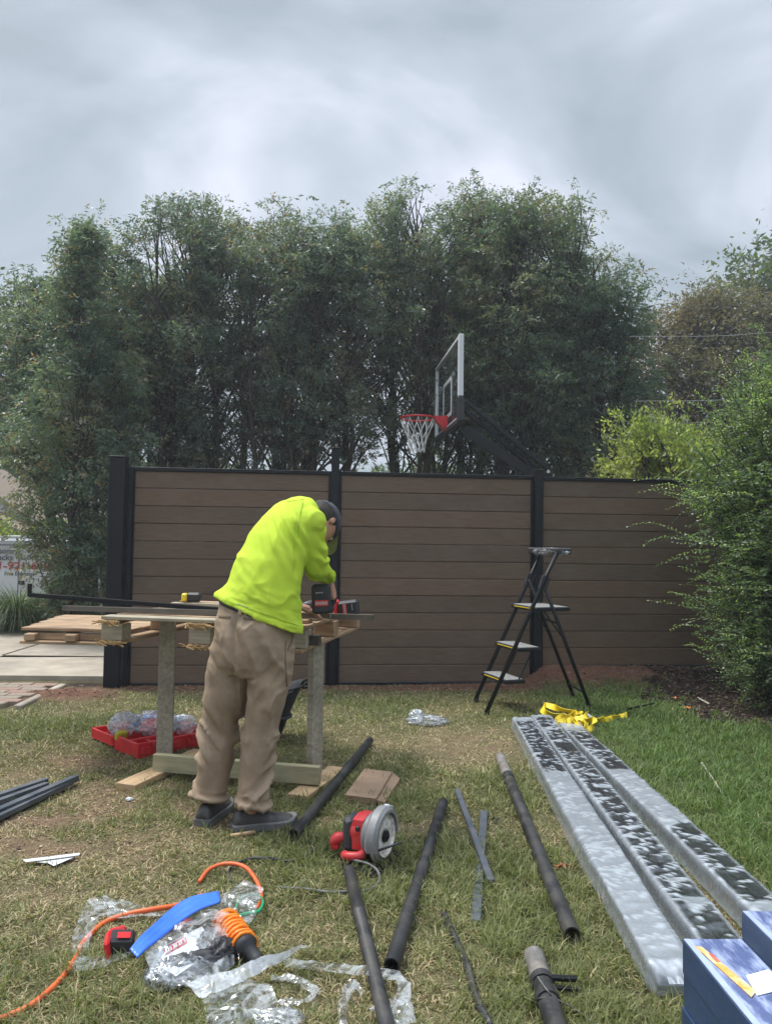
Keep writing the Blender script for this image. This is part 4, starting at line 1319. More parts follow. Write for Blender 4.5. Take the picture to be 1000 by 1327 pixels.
# centre seam of the seat
seam = np.exp(-(((x + .655) + .0 * z) / .012) ** 2) * sstep(.66, .72, z) * sstep(3.5, 3.4, y)
d -= seam * .010
v = v + nn * d[:, None]
# bottoms of the cuffs stay above the ground
v[:, 2] = np.maximum(v[:, 2], .035)
trous = from_arrays('trousers', v - np.array(MO), f, TROUS, man, True)
# belt and loops, back pocket welt
bl_ = MB()
bl_.loft([ringpts((-.578, 3.458, z), s_lo * .181, F0 * .141, 36, tilt=-.29, e=2.3) for z in (.945, .950, .978, .983)])
bl_.v = [tuple(Vector(p) - MO) for p in bl_.v]
bl_.build('belt', BLACK_PLASTIC, man, smooth=True)
from mathutils.bvhtree import BVHTree
bvh = BVHTree.FromPolygons([Vector(p) for p in v], f)
def onto(px, py, off=.002):
    d_ = ray(px, py).normalized(); h = bvh.ray_cast(Vector((0, 0, CAM_H)), d_)
    return (h[0] + h[1] * off, h[1]) if h[0] is not None else None
def strip_on(name, pix, w, m, off=.003, parent=man):
    pts = [onto(*p, off) for p in pix]
    pts = [p for p in pts if p]
    if len(pts) < 2: return
    g = MB()
    for (a, na), (c, nc) in zip(pts[:-1], pts[1:]):
        g.bar(a - MO, c - MO, w, .003, up=na)
    return g.build(name, m, parent)
SEAMM = mat('seam_thread', (.12, .085, .05), (.17, .125, .08), 30, .9)
strip_on('pocket_welt', [(x_, 801 + (x_ - 316) * .12) for x_ in range(316, 362, 5)], .010, SEAMM)
strip_on('pocket_welt', [(x_, 799 - (x_ - 284) * -.05) for x_ in range(284, 300, 5)], .008, SEAMM)
strip_on('side_seam', [(371 + math.sin(y_ * .05) * 1.5, y_) for y_ in range(830, 1010, 12)], .004, SEAMM, .0015)
strip_on('side_pocket', [(372, 806), (376, 816), (379, 826), (376, 836), (372, 842)], .006, SEAMM)
for px in (312,): strip_on('belt_loop', [(px, 785 + (px - 317) * .3), (px, 793 + (px - 317) * .3), (px, 799 + (px - 317) * .3)], .014, TROUS, .012)

# --- shoes
def shoe(heel, toe, name='shoe', wmax=.048):
    heel, toe = Vector(heel), Vector(toe); dd = (toe - heel); dd.z = 0; L = dd.length; dd.normalize()
    ss = dd.cross(V(0, 0, 1))
    prof = [(0, .030, .055, .055), (.03, .036, .082, .05), (.12, .038, .095, 0), (.25, .038, .098, 0), (.38, .040, .088, 0), (.5, .044, .072, 0), (.68, .050, .058, 0), (.84, .049, .050, 0), (.94, .040, .042, 0), (1.0, .018, .03, 0)]
    g = MB(); rings = []
    for t, w, h, _ in prof:
        c = heel + dd * L * t
        rings.append([c + ss * w * math.cos(a) + V(0, 0, .022 + (h - .022) * max(0, math.sin(a)) ** .8 + (.0 if math.sin(a) >= 0 else .004 * math.sin(a))) for a in [2 * PI * k / 20 for k in range(20)]])
    g.loft(rings)
    g.v = [tuple(Vector(p) - MO) for p in g.v]
    o = g.build(name, SHOE, man, smooth=True)
    g = MB(); rings = []
    for t, w, h, _ in prof:
        c = heel + dd * (L * (t * 1.03 - .015)); w = w * 1.1 + .001
        lift = .012 * max(0, (t - .8) / .2) ** 2
        rings.append([c + ss * w * sx + V(0, 0, z + lift) for sx, z in ((-1, .001), (-1.02, .028), (-.9, .034), (.9, .034), (1.02, .028), (1, .001))])
    g.loft(rings)
    g.v = [tuple(Vector(p) - MO) for p in g.v]
    g.build('sole', SOLE, o)
    # laces
    g = MB()
    for k_ in range(4):
        c = heel + dd * L * (.36 + .075 * k_) + V(0, 0, .094 - .011 * k_)
        g.tube([c - ss * .022 + dd * .012 + V(0, 0, -.006), c + V(0, 0, .003), c + ss * .022 - V(0, 0, .006)], .0022, 5)
        g.tube([c + ss * .022 + dd * .012 - V(0, 0, .006), c + V(0, 0, .003), c - ss * .022 - V(0, 0, .006)], .0022, 5)
    g.v = [tuple(Vector(p) - MO) for p in g.v]
    g.build('laces', SOLE, o)
h0 = P(318, 1073, 0.01); t0 = P(388, 1062, 0.01)
shoe(V(-.655, 3.375, G(-.6, 3.4)), V(-.392, 3.475, G(-.4, 3.45)), wmax=.05)
shoe(V(-.797, 3.405, G(-.8, 3.4)), V(-.745, 3.68, G(-.76, 3.65)))

# --- cap
c_ = MB()
rings = []
for k_ in range(9):
    a = k_ / 8 * PI / 2
    t = math.sin(a); r = math.cos(a) ** .8 if k_ < 8 else .04
    rings.append(ringpts(HC + cw * (.012 + t * .108) - fw * .004, rt * .088 * max(r, .05), fw * .110 * max(r, .05), 28))
c_.loft(rings)
c_.v = [tuple(Vector(p) - MO) for p in c_.v]
capo = c_.build('cap', CAPM, man, smooth=True)
def brim(off, m, name, par, k1=1.0):
    g = MB(); rows = []
    for i in range(7):
        t = i / 6
        row = []
        for j in range(13):
            a = (j / 12 - .5) * 2
            w = .085 * (1 - .10 * t)
            fo = .098 * math.sqrt(max(0, 1 - (a * .75) ** 2)) + t * .075 * math.sqrt(max(0.0, 1 - (a * .93) ** 2))
            row.append(HC + rt * a * w * k1 + fw * fo * k1 + cw * (.022 - .018 * a * a - .012 * t + off))
        rows.append(row)
    vs = [p - MO for r in rows for p in r]
    fs = [(i * 13 + j, i * 13 + j + 1, (i + 1) * 13 + j + 1, (i + 1) * 13 + j) for i in range(6) for j in range(12)]
    g.add(vs, fs)
    return g.build(name, m, par, smooth=True)
brim(.0045, CAPM, 'brim', capo)
brim(.0, CAPB, 'brim_lining', capo, .99)
g = MB()
for j in range(6):
    a0 = j * PI / 3
    g.tube([HC - fw * .004 + cw * (.012 + math.sin(a) * .1092) + (rt * math.cos(a0) * .0885 + fw * math.sin(a0) * .1105) * (math.cos(a) ** .8 if a < 1.5 else .03) - MO for a in np.linspace(.02, PI / 2 - .01, 8)], .0014, 4)
g.tube([HC + cw * .1215 - MO, HC + cw * .127 - MO], [.008, .005], 8)
g.build('seams', CAPM, capo).__setitem__('kind', 'stuff')

# ---- the drill in his right hand, bit pointing down on the rail
dp = V(-.274, 3.86, 0)
dr = thing('drill', 'cordless drill in the worker\'s right hand, black battery with red label facing back', 'drill', (dp.x, dp.y, .915))
DO = dr.location.copy()
m = MB(); m.tube([(0, 0, .045), (0, 0, .06), (0, 0, .12), (0, 0, .17), (0, 0, .19)], [.02, .029, .033, .032, .022], 16)
m.build('motor_housing', BLACK_PLASTIC, dr, auto=40)
m = MB(); m.tube([(0, 0, .186), (0, 0, .197)], [.023, .017], 14); m.build('end_cap', RED, dr, auto=40)
m = MB(); m.tube([(0, 0, .004), (0, 0, .012), (0, 0, .045)], [.009, .017, .02], 14); m.build('chuck', BLACK_PLASTIC, dr, smooth=True)
m = MB(); m.tube([(0, 0, -.02), (0, 0, .01)], .003, 6); m.build('bit', mat('steel', (.5, .5, .5), rough=.3, metal=1), dr)
m = MB(); m.tube([(-.002, -.02, .11), (-.012, -.07, .105), (-.022, -.125, .095), (-.03, -.16, .09)], [.02, .0175, .0175, .021], 12, sq=.85); m.build('grip', BLACK_PLASTIC, dr, smooth=True)
bc_ = PD(416.5, 776, 3.66) - DO
battery(dr, Vector(bc_), Matrix.Rotation(-.05, 3, 'Y') @ Matrix.Rotation(.06, 3, 'Z'), (.092, .06, .142))
# ================================================================== BACKGROUND LEFT: van, house, hedge, grasses
WHITE = mat('white_paint', (.62, .64, .66), (.72, .73, .74), 2, .35, dirt=(.35, .34, .31), dirt_amt=.35, dirt_scale=1.5)
GLASSD = mat('dark_glass', (.02, .025, .03), rough=.08, spec=.8)
RUB = mat('rubber', (.02, .02, .02), rough=.8)
van = thing('van', 'white tradesman van with masonry and fencing lettering, parked beyond the driveway', 'van', (-7.2, 12.7, -.62))
VO = van.location.copy()
m = MB()
xs_ = [(-2.6, .35, .95), (-2.45, .3, 1.05), (-1.9, .28, 1.2), (-1.45, .28, 1.88), (-1.2, .27, 1.92), (2.5, .27, 1.92), (2.58, .3, 1.86)]
m.loft([[V(x, y, z) for y, z in ((0, z0), (0, (z0 + z1) * .6), (.05, z1 - .05), (.14, z1), (1.70, z1), (1.79, z1 - .05), (1.84, (z0 + z1) * .6), (1.84, z0))] for x, z0, z1 in xs_])
m.build('body', WHITE, van, auto=30)
m = MB(); m.bar((-1.4, -.012, 1.80), (2.5, -.012, 1.80), .02, .02); m.build('gutter', mat('gutter_grey', (.12, .13, .14), rough=.5), van)
m = MB(); m.bar((-1.3, .02, 1.935), (2.45, .02, 1.935), .05, .05, bev=.01); m.build('roof_rail', WHITE, van)
SEAMD = mat('door_seam', (.06, .06, .065), rough=.8)
for x in (PD(25, 720, 12.7).x - VO.x, PD(-60, 720, 12.7).x - VO.x, PD(110, 720, 12.7).x - VO.x):
    MB().box((x, -.001, 1.05), (.014, .006, 1.45)).build('door_seam', SEAMD, van)
MB().box((0.6, -.001, .55), (3.6, .006, .012)).build('door_seam', SEAMD, van)
hp = PD(29, 755, 12.7) - VO
MB().box((hp.x, -.02, hp.z), (.09, .03, .07), bev=.01).build('handle', SEAMD, van)
MB().box((-1.75, -.003, 1.25), (.5, .01, .36), bev=.004).build('side_window', GLASSD, van)
for x in (-1.75, 1.75):
    w = MB(); w.tube([(x, -.01, .33), (x, .22, .33)], .33, 24); wh = w.build('wheel', RUB, van, auto=40)
    w = MB(); w.tube([(x, -.02, .33), (x, .0, .33)], .19, 18); w.build('rim', WHITE, wh, auto=40)
PRINTG = mat('grey_lettering', (.09, .10, .115), rough=.6)
PRINTR = mat('red_lettering', (.48, .03, .05), rough=.6)
def text(txt, px, base, h, m_, parent, origin, y, name='lettering', sx=1.0):
    c = bpy.data.curves.new(name, 'FONT'); c.body = txt; c.size = h / .72 ; c.extrude = .0015
    c.offset = h * .022
    o = bpy.data.objects.new(name, c); link(o, parent)
    p = PD(px, base, y) - origin
    o.location = (p.x, -.0035, p.z); o.rotation_euler = (PI / 2, 0, 0); o.scale = (sx, 1, 1)
    c.materials.append(m_)
    return o
def tx(txt, px, base, capx, m_, widthpx):
    h = capx / FPX * 12.7
    o = text(txt, px, base, h, m_, van, VO, 12.7)
    bpy.context.view_layer.update()
    w = o.dimensions.x
    if w > 0: o.scale.x = widthpx / FPX * 12.7 / w
    me = bpy.data.meshes.new_from_object(o)
    n = bpy.data.objects.new('lettering', me); link(n, van)
    n.location = o.location; n.rotation_euler = o.rotation_euler; n.scale = o.scale
    bpy.data.objects.remove(o)
    return n
tx('Masonry', -15, 717, 7.5, PRINTG, 39)
tx('Fencing', 36, 717, 7.5, PRINTG, 34)
tx('Decks \u2022', -11, 725.5, 7.5, PRINTG, 34)
tx('Concrete', 26.5, 725, 7.5, PRINTG, 44)
tx('631-921-6186', -21, 737, 9.5, PRINTR, 94)
tx('Free Estimates', 6, 745.5, 5, PRINTG, 38)

# house
SIDING = mat('white_siding', (.55, .58, .62), (.62, .64, .67), 3, .6)
ROOFM = mat('brown_shingles', (.16, .12, .085), (.25, .19, .14), 30, .95, bump=.5, bscale=40)
TAN = mat('tan_wall', (.30, .25, .16), (.38, .32, .22), 3, .8)
hy = 27.0
house = thing('house', 'white sided house with brown shingle roofs seen past the left end of the hedge', 'house', (-15.5, hy, -.6))
HO = house.location.copy()
a0 = PD(66, 692, hy) - HO; a1 = PD(-2, 642, hy) - HO
sl = (a1.z - a0.z) / (a0.x - a1.x)
apx = 0.0; apz = a0.z + sl * (a0.x - apx)
m = MB()
m.add([(a0.x, 0, 0), (a0.x, 0, a0.z), (apx, 0, apz), (-a0.x, 0, a0.z), (-a0.x, 0, 0), (a0.x, 3.4, 0), (a0.x, 3.4, a0.z), (apx, 3.4, apz), (-a0.x, 3.4, a0.z), (-a0.x, 3.4, 0)],
      [(0, 1, 2, 3, 4), (9, 8, 7, 6, 5), (0, 5, 6, 1), (1, 6, 7, 2), (2, 7, 8, 3), (3, 8, 9, 4)])
m.build('wall', TAN, house)
k_ = 0
zz = a0.z - .2
while zz < apz - .2:
    hw_ = min(a0.x, (apz - zz - .16) / sl)
    if hw_ > .1:
        MB().box((0, -.02, zz + .075), (hw_ * 2, .03, .145), Matrix.Rotation(-.06, 3, 'X')).build('siding_board', SIDING, house)
    zz += .15
for s in (-1, 1):
    t = .10
    m = MB()
    A_, B_ = V(s * (a0.x + .35), 0, a0.z - .35 * sl), V(0, 0, apz)
    up = V(s * sl, 0, 1).normalized()
    m.add([A_ + V(0, -.35, 0), B_ + V(0, -.35, 0), B_ + V(0, 3.6, 0), A_ + V(0, 3.6, 0)] + [q + up * t for q in (A_ + V(0, -.35, 0), B_ + V(0, -.35, 0), B_ + V(0, 3.6, 0), A_ + V(0, 3.6, 0))],
          [(0, 1, 2, 3), (7, 6, 5, 4), (0, 4, 5, 1), (1, 5, 6, 2), (2, 6, 7, 3), (3, 7, 4, 0)])
    m.build('roof', ROOFM, house)
p0_, p1_ = PD(34, 690, hy - 2) - HO, PD(-4, 674, hy - 2) - HO
m = MB(); s2 = (p1_.z - p0_.z) / (p0_.x - p1_.x); ax = p0_.x - 3.2; az = p0_.z + s2 * 3.2
m.add([(p0_.x, -2, p0_.z), (ax, -2, az), (ax - 3.2, -2, p0_.z), (p0_.x, .1, p0_.z), (ax, .1, az), (ax - 3.2, .1, p0_.z)], [(2, 1, 0), (3, 4, 5), (0, 1, 4, 3), (1, 2, 5, 4), (0, 3, 5, 2)])
m.build('porch_roof', ROOFM, house)
m = MB(); m.box((ax, -.9, p0_.z / 2), (5.6, 1.6, p0_.z - .02)); m.build('porch', mat('porch_dark', (.08, .055, .045), (.12, .09, .07), 4, .8), house)
# far yellow-green hedge
def leaf_mass(name, label, cat, c, size, n, cols, seed, leafL, leafW, K=10, kind=None, parent=None, csize=.15):
    rng = np.random.default_rng(seed)
    C = rng.random((n, 3)) * np.array(size) - np.array((size[0] / 2, size[1] / 2, 0))
    C[:, 2] = size[2] * (1 - rng.random(n) ** 2 * .9) * (.9 + .1 * np.sin(C[:, 0] * 5))
    t = thing(name, label, cat, c)
    m = MB()
    for k in range(6):
        x = (k / 5 - .5) * size[0] * .9; m.tube([(x, 0, -.02), (x + .1, 0, size[2] * .7)], .03, 6)
    m.build('stems', BARK, t).__setitem__('kind', 'stuff')
    crown('foliage', C, np.full(n, csize), K, leafL, leafW, cols, seed + 1, t, droop=-.3)
    return t
leaf_mass('hedge', 'clipped yellow green hedge in front of the white house', 'hedge', (-9.3, 17.5, -.6), (7.5, .9, 2.2), 2600, YG, 700, .10, .05, csize=.2)

# ornamental grasses
GR = mat('fountain_grass', (1, 1, 1), None, rough=.5, attr=True, transl=.3, spec=.4)
def fountain(label, c, n, L, seed):
    rng = np.random.default_rng(seed)
    az = rng.random(n) * 2 * PI; ln = L * (.6 + .5 * rng.random(n)); r0 = .13 * np.sqrt(rng.random(n))
    l0 = .1 + .75 * rng.random(n) ** 1.1
    P0 = np.stack([r0 * np.cos(az), r0 * np.sin(az), np.zeros(n)], 1)
    wv = np.stack([-np.sin(az), np.cos(az), 0 * az], 1) * .0045
    S = 6; cur = P0; vs = []; l = l0.copy()
    for k in range(S + 1):
        w = 1 - (k / S) ** 2 * .95
        vs += [cur - wv * w, cur + wv * w]
        cur = cur + np.stack([np.sin(l) * np.cos(az), np.sin(l) * np.sin(az), np.cos(l)], 1) * (ln / S)[:, None]
        l = l + (.12 + .32 * rng.random(n)) * (k + 1) / 2.3
    v = np.stack(vs, 1).reshape(-1, 3); v[:, 2] = np.maximum(v[:, 2], -.02)
    b = np.arange(n)[:, None] * (2 * S + 2)
    f = np.concatenate([b + np.array([[2 * k, 2 * k + 1, 2 * k + 3, 2 * k + 2]]) for k in range(S)], 1).reshape(-1, 4)
    cc = np.array((.07, .12, .04)) * (.6 + .9 * rng.random((n, 1))); cc[rng.random(n) < .1] = (.25, .22, .12)
    o = from_arrays('ornamental_grass', v, f, GR, None, False, cols=np.repeat(cc[:, None, :], 2 * S + 2, 1).reshape(-1, 3))
    o.location = c
    return tag(o, label, 'ornamental grass', 'fountain grasses by the driveway')
c1 = P(10, 824, 0); fountain('biggest fountain grass clump, left edge of the photo beside the driveway', (c1.x, 10.35, -.02), 2200, .95, 5)
fountain('fountain grass clump directly in front of the van lettering', (P(70, 818).x - .02, 10.75, -.02), 1700, .85, 6)
fountain('small brownish fountain grass against the left fence post', (PD(118, 800, 11.0).x, 11.1, -.15), 800, .7, 7)

# ================================================================== BASKETBALL HOOP
HW = mat('hoop_white', (.62, .64, .66), rough=.4)
NETM = mat('net_cord', (.7, .7, .68), rough=.8)
hoop = thing('basketball_hoop', 'basketball hoop with glass backboard seen edge on above the fence', 'basketball hoop', (2.12, 10.05, 0))
BH0 = hoop.location.copy()
bc0 = V(.80, 10.02, 0) ; bdir = V(-.095, 1, 0).normalized(); bnx = V(-1, -.095, 0).normalized()
def hb(y, z, out=0): return bc0 + bdir * y + V(0, 0, z) + bnx * out - BH0
zb, zt, hw_ = 2.80, 3.84, .90
fr = MB()
fr.bar(hb(-hw_, zb + .28, 0), hb(-hw_, zt, 0), .075, .06, up=bnx, bev=.006)
fr.build('frame_side', HW, hoop)
FR2 = mat('frame_alu', (.55, .58, .6), rough=.4)
MB().bar(hb(hw_, zb, 0), hb(hw_, zt, 0), .05, .04, up=bnx).build('frame_side', FR2, hoop)
MB().bar(hb(-hw_ + .02, zt - .02, 0), hb(hw_ - .02, zt - .02, 0), .05, .04, bev=.004).build('frame_top', FR2, hoop)
MB().bar(hb(-hw_ + .02, zb + .02, 0), hb(hw_ - .02, zb + .02, 0), .05, .04, bev=.004).build('frame_bottom', FR2, hoop)
MB().bar(hb(-hw_ - .01, zb - .015, 0), hb(hw_, zb - .015, 0), .07, .07, bev=.01).build('pad', BLACK_PLASTIC, hoop)
MB().bar(hb(-hw_, zb - .03, 0), hb(-hw_, zb + .27, 0), .09, .08, up=bnx, bev=.01).build('pad', BLACK_PLASTIC, hoop)
g_ = film_mat('backboard_glass', clear=.985, tint=(.6, .66, .68), bump=0, rough=.03, crease=0, gloss=.1, graze=.1)
MB().add([hb(-hw_ + .03, zb + .04), hb(hw_ - .03, zb + .04), hb(hw_ - .03, zt - .04), hb(-hw_ + .03, zt - .04), hb(-hw_ + .03, zb + .04, -.008), hb(hw_ - .03, zb + .04, -.008), hb(hw_ - .03, zt - .04, -.008), hb(-hw_ + .03, zt - .04, -.008)],
         [(0, 1, 2, 3), (7, 6, 5, 4), (0, 4, 5, 1), (1, 5, 6, 2), (2, 6, 7, 3), (3, 7, 4, 0)]).build('glass', g_, hoop)
m = MB()
for a, b_ in (((-.3, 2.98), (-.3, 3.44)), ((.3, 2.98), (.3, 3.44)), ((-.3, 3.44), (.3, 3.44)), ((-.3, 2.98), (.3, 2.98))):
    m.bar(hb(a[0], a[1], .004), hb(b_[0], b_[1], .004), .05, .006, up=bnx)
m.build('target_square', HW, hoop)
rc = PD(541, 542, 10.0) - BH0; rc = V(rc.x, hb(0, 0).y, 2.955)
m = MB(); m.tube([rc + V(math.cos(a) * .231, math.sin(a) * .231, 0) for a in np.linspace(0, 2 * PI, 33)], .014, 8, caps=False)
rim = m.build('rim', RED, hoop, smooth=True)
m = MB()
pr = hb(0, 2.95, 0)
m.add([rc + V(.215, -.09, .02), rc + V(.215, .09, .02), pr + V(0, .09, .03), pr + V(0, -.09, .03), rc + V(.215, -.09, -.01), rc + V(.215, .09, -.01), pr + V(0, .09, -.2), pr + V(0, -.09, -.2)],
      [(0, 1, 2, 3), (7, 6, 5, 4), (0, 3, 7, 4), (1, 5, 6, 2), (0, 4, 5, 1), (2, 6, 7, 3)])
m.build('rim_bracket', RED, hoop)
m = MB(); rows = [(0, .228), (-.08, .205), (-.15, .175), (-.215, .145), (-.27, .125), (-.32, .112), (-.365, .104), (-.405, .10), (-.44, .102)]
for k in range(12):
    for s in (-1, 1):
        pts = []
        for i, (dz, r) in enumerate(rows):
            a = 2 * PI * (k + (.5 * (i % 2)) * 1.0 + s * 0) / 12 if False else 2 * PI * (k + s * .5 * i * .5) / 12
            pts.append(rc + V(math.cos(a) * r, math.sin(a) * r, dz - .012))
        m.tube(pts, .0065, 4, caps=False)
tag(m.build('net', NETM, rim), kind='stuff')
pole = V(0, 0, 0)
MB().box((0, 0, 1.12), (.15, .15, 2.26), bev=.01).build('pole', BLACK_METAL, hoop)
def dpt(px, py, y): return PD(px, py, y) - BH0
for yy in (9.88, 10.2):
    m = MB(); m.bar(dpt(603, 519, yy), dpt(713, 611, yy), .05, .05, bev=.005); m.build('upper_arm', BLACK_METAL, hoop)
    m = MB(); m.bar(dpt(600, 556, yy), dpt(700, 622, yy), .06, .13, bev=.005); m.build('lower_arm', BLACK_METAL, hoop)
MB().bar(dpt(600, 530, 10.04), dpt(694, 608, 10.04), .07, .05).build('spring_cover', BLACK_METAL, hoop)
MB().box(hb(0, 2.98, -.07), (.10, .5, .35), bev=.01).build('mount', BLACK_METAL, hoop)
m = MB(); m.tube([dpt(710, 611, 9.83), dpt(710, 611, 9.80)], .022, 10); m.build('bolt', HW, hoop)

# ---- overhead wires at the right
for i, (a, b_) in enumerate((((815, 436, 9.6), (1060, 428, 8.6)), ((822, 520, 9.6), (1060, 510, 8.6)), ((812, 549, 9.6), (1060, 538, 8.6)))):
    A_, B_ = PD(*a), PD(*b_); md_ = (A_ + B_) / 2 - V(0, 0, .03)
    ext = (B_ - A_).normalized()
    m = MB(); m.tube(spline([A_, md_, B_, B_ + ext * 4], 6), .004, 5)
    tag(m.build('overhead_wire', mat('grey_wire_%d' % i, (.22, .22, .22), rough=.6)), ('topmost overhead wire crossing the brown tree at the right', 'middle overhead wire just above the yellow green shrub', 'lowest overhead wire at the right, close under the middle one')[i], 'wire', 'overhead wires at the right')

# ================================================================== LADDER
lad = thing('step_ladder', 'black three step folding ladder with plastic wrapped top, in front of the right post', 'ladder', (.77, 5.72, 0))
LO = lad.location.copy()
la = V(.85, .29, 0).normalized(); lw = V(-.03, .44, 0)
TREAD = mat('grey_tread', (.17, .17, .165), (.24, .24, .23), 40, .8, bump=.4, bscale=200)
def lp(s, w, z): return la * s + lw * w + V(0, 0, z)
def rail_s(z): return .6 * z / 1.24
for w in (0, 1):
    gzf = G(*(LO + lp(0, w, 0)).xy)
    q = MB(); q.tube([lp(0, w, gzf + .02), lp(rail_s(1.0), w, 1.0), lp(rail_s(1.22) + .01, w, 1.22)], 0.0165, 10)
    r_ = q.build('front_rail', BLACK_METAL, lad, smooth=True)
    MB().tube([lp(-.004, w, gzf - .005), lp(.012, w, gzf + .035)], .019, 10).build('rubber_foot', RUB, r_)
    fz = G(*(LO + lp(.9, w, 0)).xy)
    q = MB(); q.tube([lp(.9, w * .96 + .02, fz + .01), lp(.475, w * .96 + .02, 1.0)], .0145, 10)
    r_ = q.build('rear_leg', BLACK_METAL, lad, smooth=True)
    MB().tube([lp(.905, w * .96 + .02, fz - .005), lp(.89, w * .96 + .02, fz + .04)], .018, 10).build('rubber_foot', RUB, r_)
    q = MB(); q.box(lp(.487, w, .985), (.075, .02, .12), Matrix.Rotation(math.atan2(.29, .85), 3, 'Z') @ Matrix.Rotation(.35, 3, 'Y'), bev=.006)
    q.build('hinge_plate', BLACK_PLASTIC, lad)
RL_ = Matrix.Rotation(math.atan2(.29, .85), 3, 'Z')
for z, dep in ((.235, .17), (.475, .19), (.78, .30)):
    s0 = rail_s(z) + .0
    c = lp(s0 + dep / 2 - .01, .5, z)
    st_ = MB().box(c, (dep, .415, .028), RL_, bev=.004).build('step', BLACK_METAL, lad)
    MB().box(c + V(0, 0, .0165), (dep - .03, .385, .006), RL_, bev=.002).build('tread', TREAD, st_)
    MB().box(lp(s0 - .0115, .5, z + .004), (.002, .30, .006), RL_).build('stripe', YEL, st_)
for w in (.06, .94):
    MB().tube([lp(rail_s(.475) + .165, w, .465), lp(rail_s(.235) + .15, w, .225)], .006, 6).build('brace_rod', BLACK_METAL, lad)
    MB().tube([lp(rail_s(.78) + .12, w, .765), lp(.475 + (1 - .55) * .425, w, .55)], .006, 6).build('brace_rod', BLACK_METAL, lad)
MB().tube([lp(.86, .02, .12), lp(.86, .98, .12)], .009, 8).build('rear_brace', BLACK_METAL, lad)
MB().tube([lp(.615, .02, .67), lp(.615, .98, .67)], .009, 8).build('rear_brace', BLACK_METAL, lad)
MB().box(lp(.60, .5, 1.235), (.13, .47, .05), RL_, bev=.01).build('tray', BLACK_PLASTIC, lad)
FILM = film_mat('clear_film', clear=.93, bump=.7, bscale=15, crease=.4, crease_scale=7, rough=.14)
FILMM = film_mat('milky_film', clear=.62, bump=.6, bscale=16, crease=.5, crease_scale=8, rough=.16)

def crumple(name, c, r, m_, seed, parent=None, rot=0, freq=3.0, amp=.35, n=26, flat=True, label=None, cat=None, sharp=6):
    """crumpled bag: a closed creased lump"""
    rng = np.random.default_rng(seed)
    th = np.linspace(0, PI, n); ph = np.linspace(0, 2 * PI, 2 * n, endpoint=False)
    T, F = np.meshgrid(th, ph, indexing='ij')
    x = np.sin(T) * np.cos(F); y = np.sin(T) * np.sin(F); z = np.cos(T)
    o = rng.random(3) * 50
    d = 1 + amp * ((1 - np.abs(2 * fbm(x.ravel() * freq + o[0], y.ravel() * freq + o[1], z.ravel() * freq + o[2], o=3, seed=seed) - 1) * 2.2) - .4).reshape(x.shape)
    d += amp * .5 * (fbm(x.ravel() * sharp + o[1], y.ravel() * sharp, z.ravel() * sharp, o=2, seed=seed + 3) - .5).reshape(x.shape)
    X, Y, Z = x * d * r[0], y * d * r[1], z * d * r[2]
    if flat: Z = np.maximum(Z + r[2] * .75, .003 + .004 * rng.random(Z.shape))
    ca, sa = math.cos(rot), math.sin(rot)
    X, Y = X * ca - Y * sa, X * sa + Y * ca
    v = np.stack([X, Y, Z], -1).reshape(-1, 3)
    fs = []; mm = 2 * n
    for i in range(n - 1):
        for j in range(mm):
            fs.append((i * mm + j, (i + 1) * mm + j, (i + 1) * mm + (j + 1) % mm, i * mm + (j + 1) % mm))
    ob = from_arrays(name, v, fs, m_, parent, True)
    ob.location = c
    if label: tag(ob, label, cat)
    return ob
cr_ = crumple('wrap', lp(.60, .5, 1.225), (.08, .25, .035), FILM, 3, lad, rot=math.atan2(.29, .85), amp=.22, flat=False)
# ================================================================== THINGS ON THE LAWN
def PG(px, py, h=0.0):
    p = P(px, py, h)
    for _ in range(2): p = P(px, py, h + G(p.x, p.y))
    return p

GREYM = mat('grey_coated_metal', (.05, .062, .08), (.085, .10, .125), 6, .38, .55, dirt=(.2, .18, .15), dirt_amt=.3, dirt_scale=8)
GALV = mat('weathered_galvanised', (.09, .088, .085), (.22, .21, .20), 18, .6, dirt=(.16, .12, .08), dirt_amt=.6, dirt_scale=16, bump=.4, bscale=60)

def gpipe(name, label, a, b, r, m_=OLD_PIPE, ri=.82, cat='pipe', mids=((.33, 1.0), (.335, 1.10), (.35, 1.10), (.355, 1.0)), extra=None):
    A, B = PG(*a, r + .004), PG(*b, r + .004)
    t = thing(name, label, cat, tuple((A + B) / 2), 0, None)
    g = MB(); g.pipe(A - t.location, B - t.location, r, r * ri, 16, mid=mids)
    g.build('tube', m_, t, auto=40)
    return t, A, B
gpipe('metal_pipe', 'dusty black pipe with open end pointing at the camera, right of the saw', (574, 1040), (507, 1252), .024)
t, A, B = gpipe('metal_pipe', 'black pipe running from below the saw to the bottom edge, film strips over it', (452, 1128), (505, 1345), .022)
gpipe('metal_pipe', 'black pipe behind the right shoe, pointing up to the workbench leg', (479, 960), (380, 1082), .024)
t, A, B = gpipe('metal_pipe', 'long black pipe with a grey far end, left of the wrapped bundles', (648, 982), (741, 1212), .027)
d_ = (B - A).normalized()
g = MB(); g.pipe(A - d_ * .01 - t.location, A + d_ * .34 - t.location, .0285, .024, 16); g.build('grey_sleeve', GALV, t, auto=40)
g = MB(); g.pipe(A + d_ * .34 - t.location, A + d_ * .41 - t.location, .031, .027, 16); g.build('collar', OLD_PIPE, t, auto=40)
t, A, B = gpipe('metal_pipe', 'short pipe with a clamp and wire at the bottom edge, grey rusty top', (692, 1240), (724, 1345), .029, mids=())
d_ = (B - A).normalized()
g = MB(); g.pipe(A - d_ * .006 - t.location, A + d_ * .115 - t.location, .0305, .024, 16); g.build('grey_sleeve', GALV, t, auto=40)
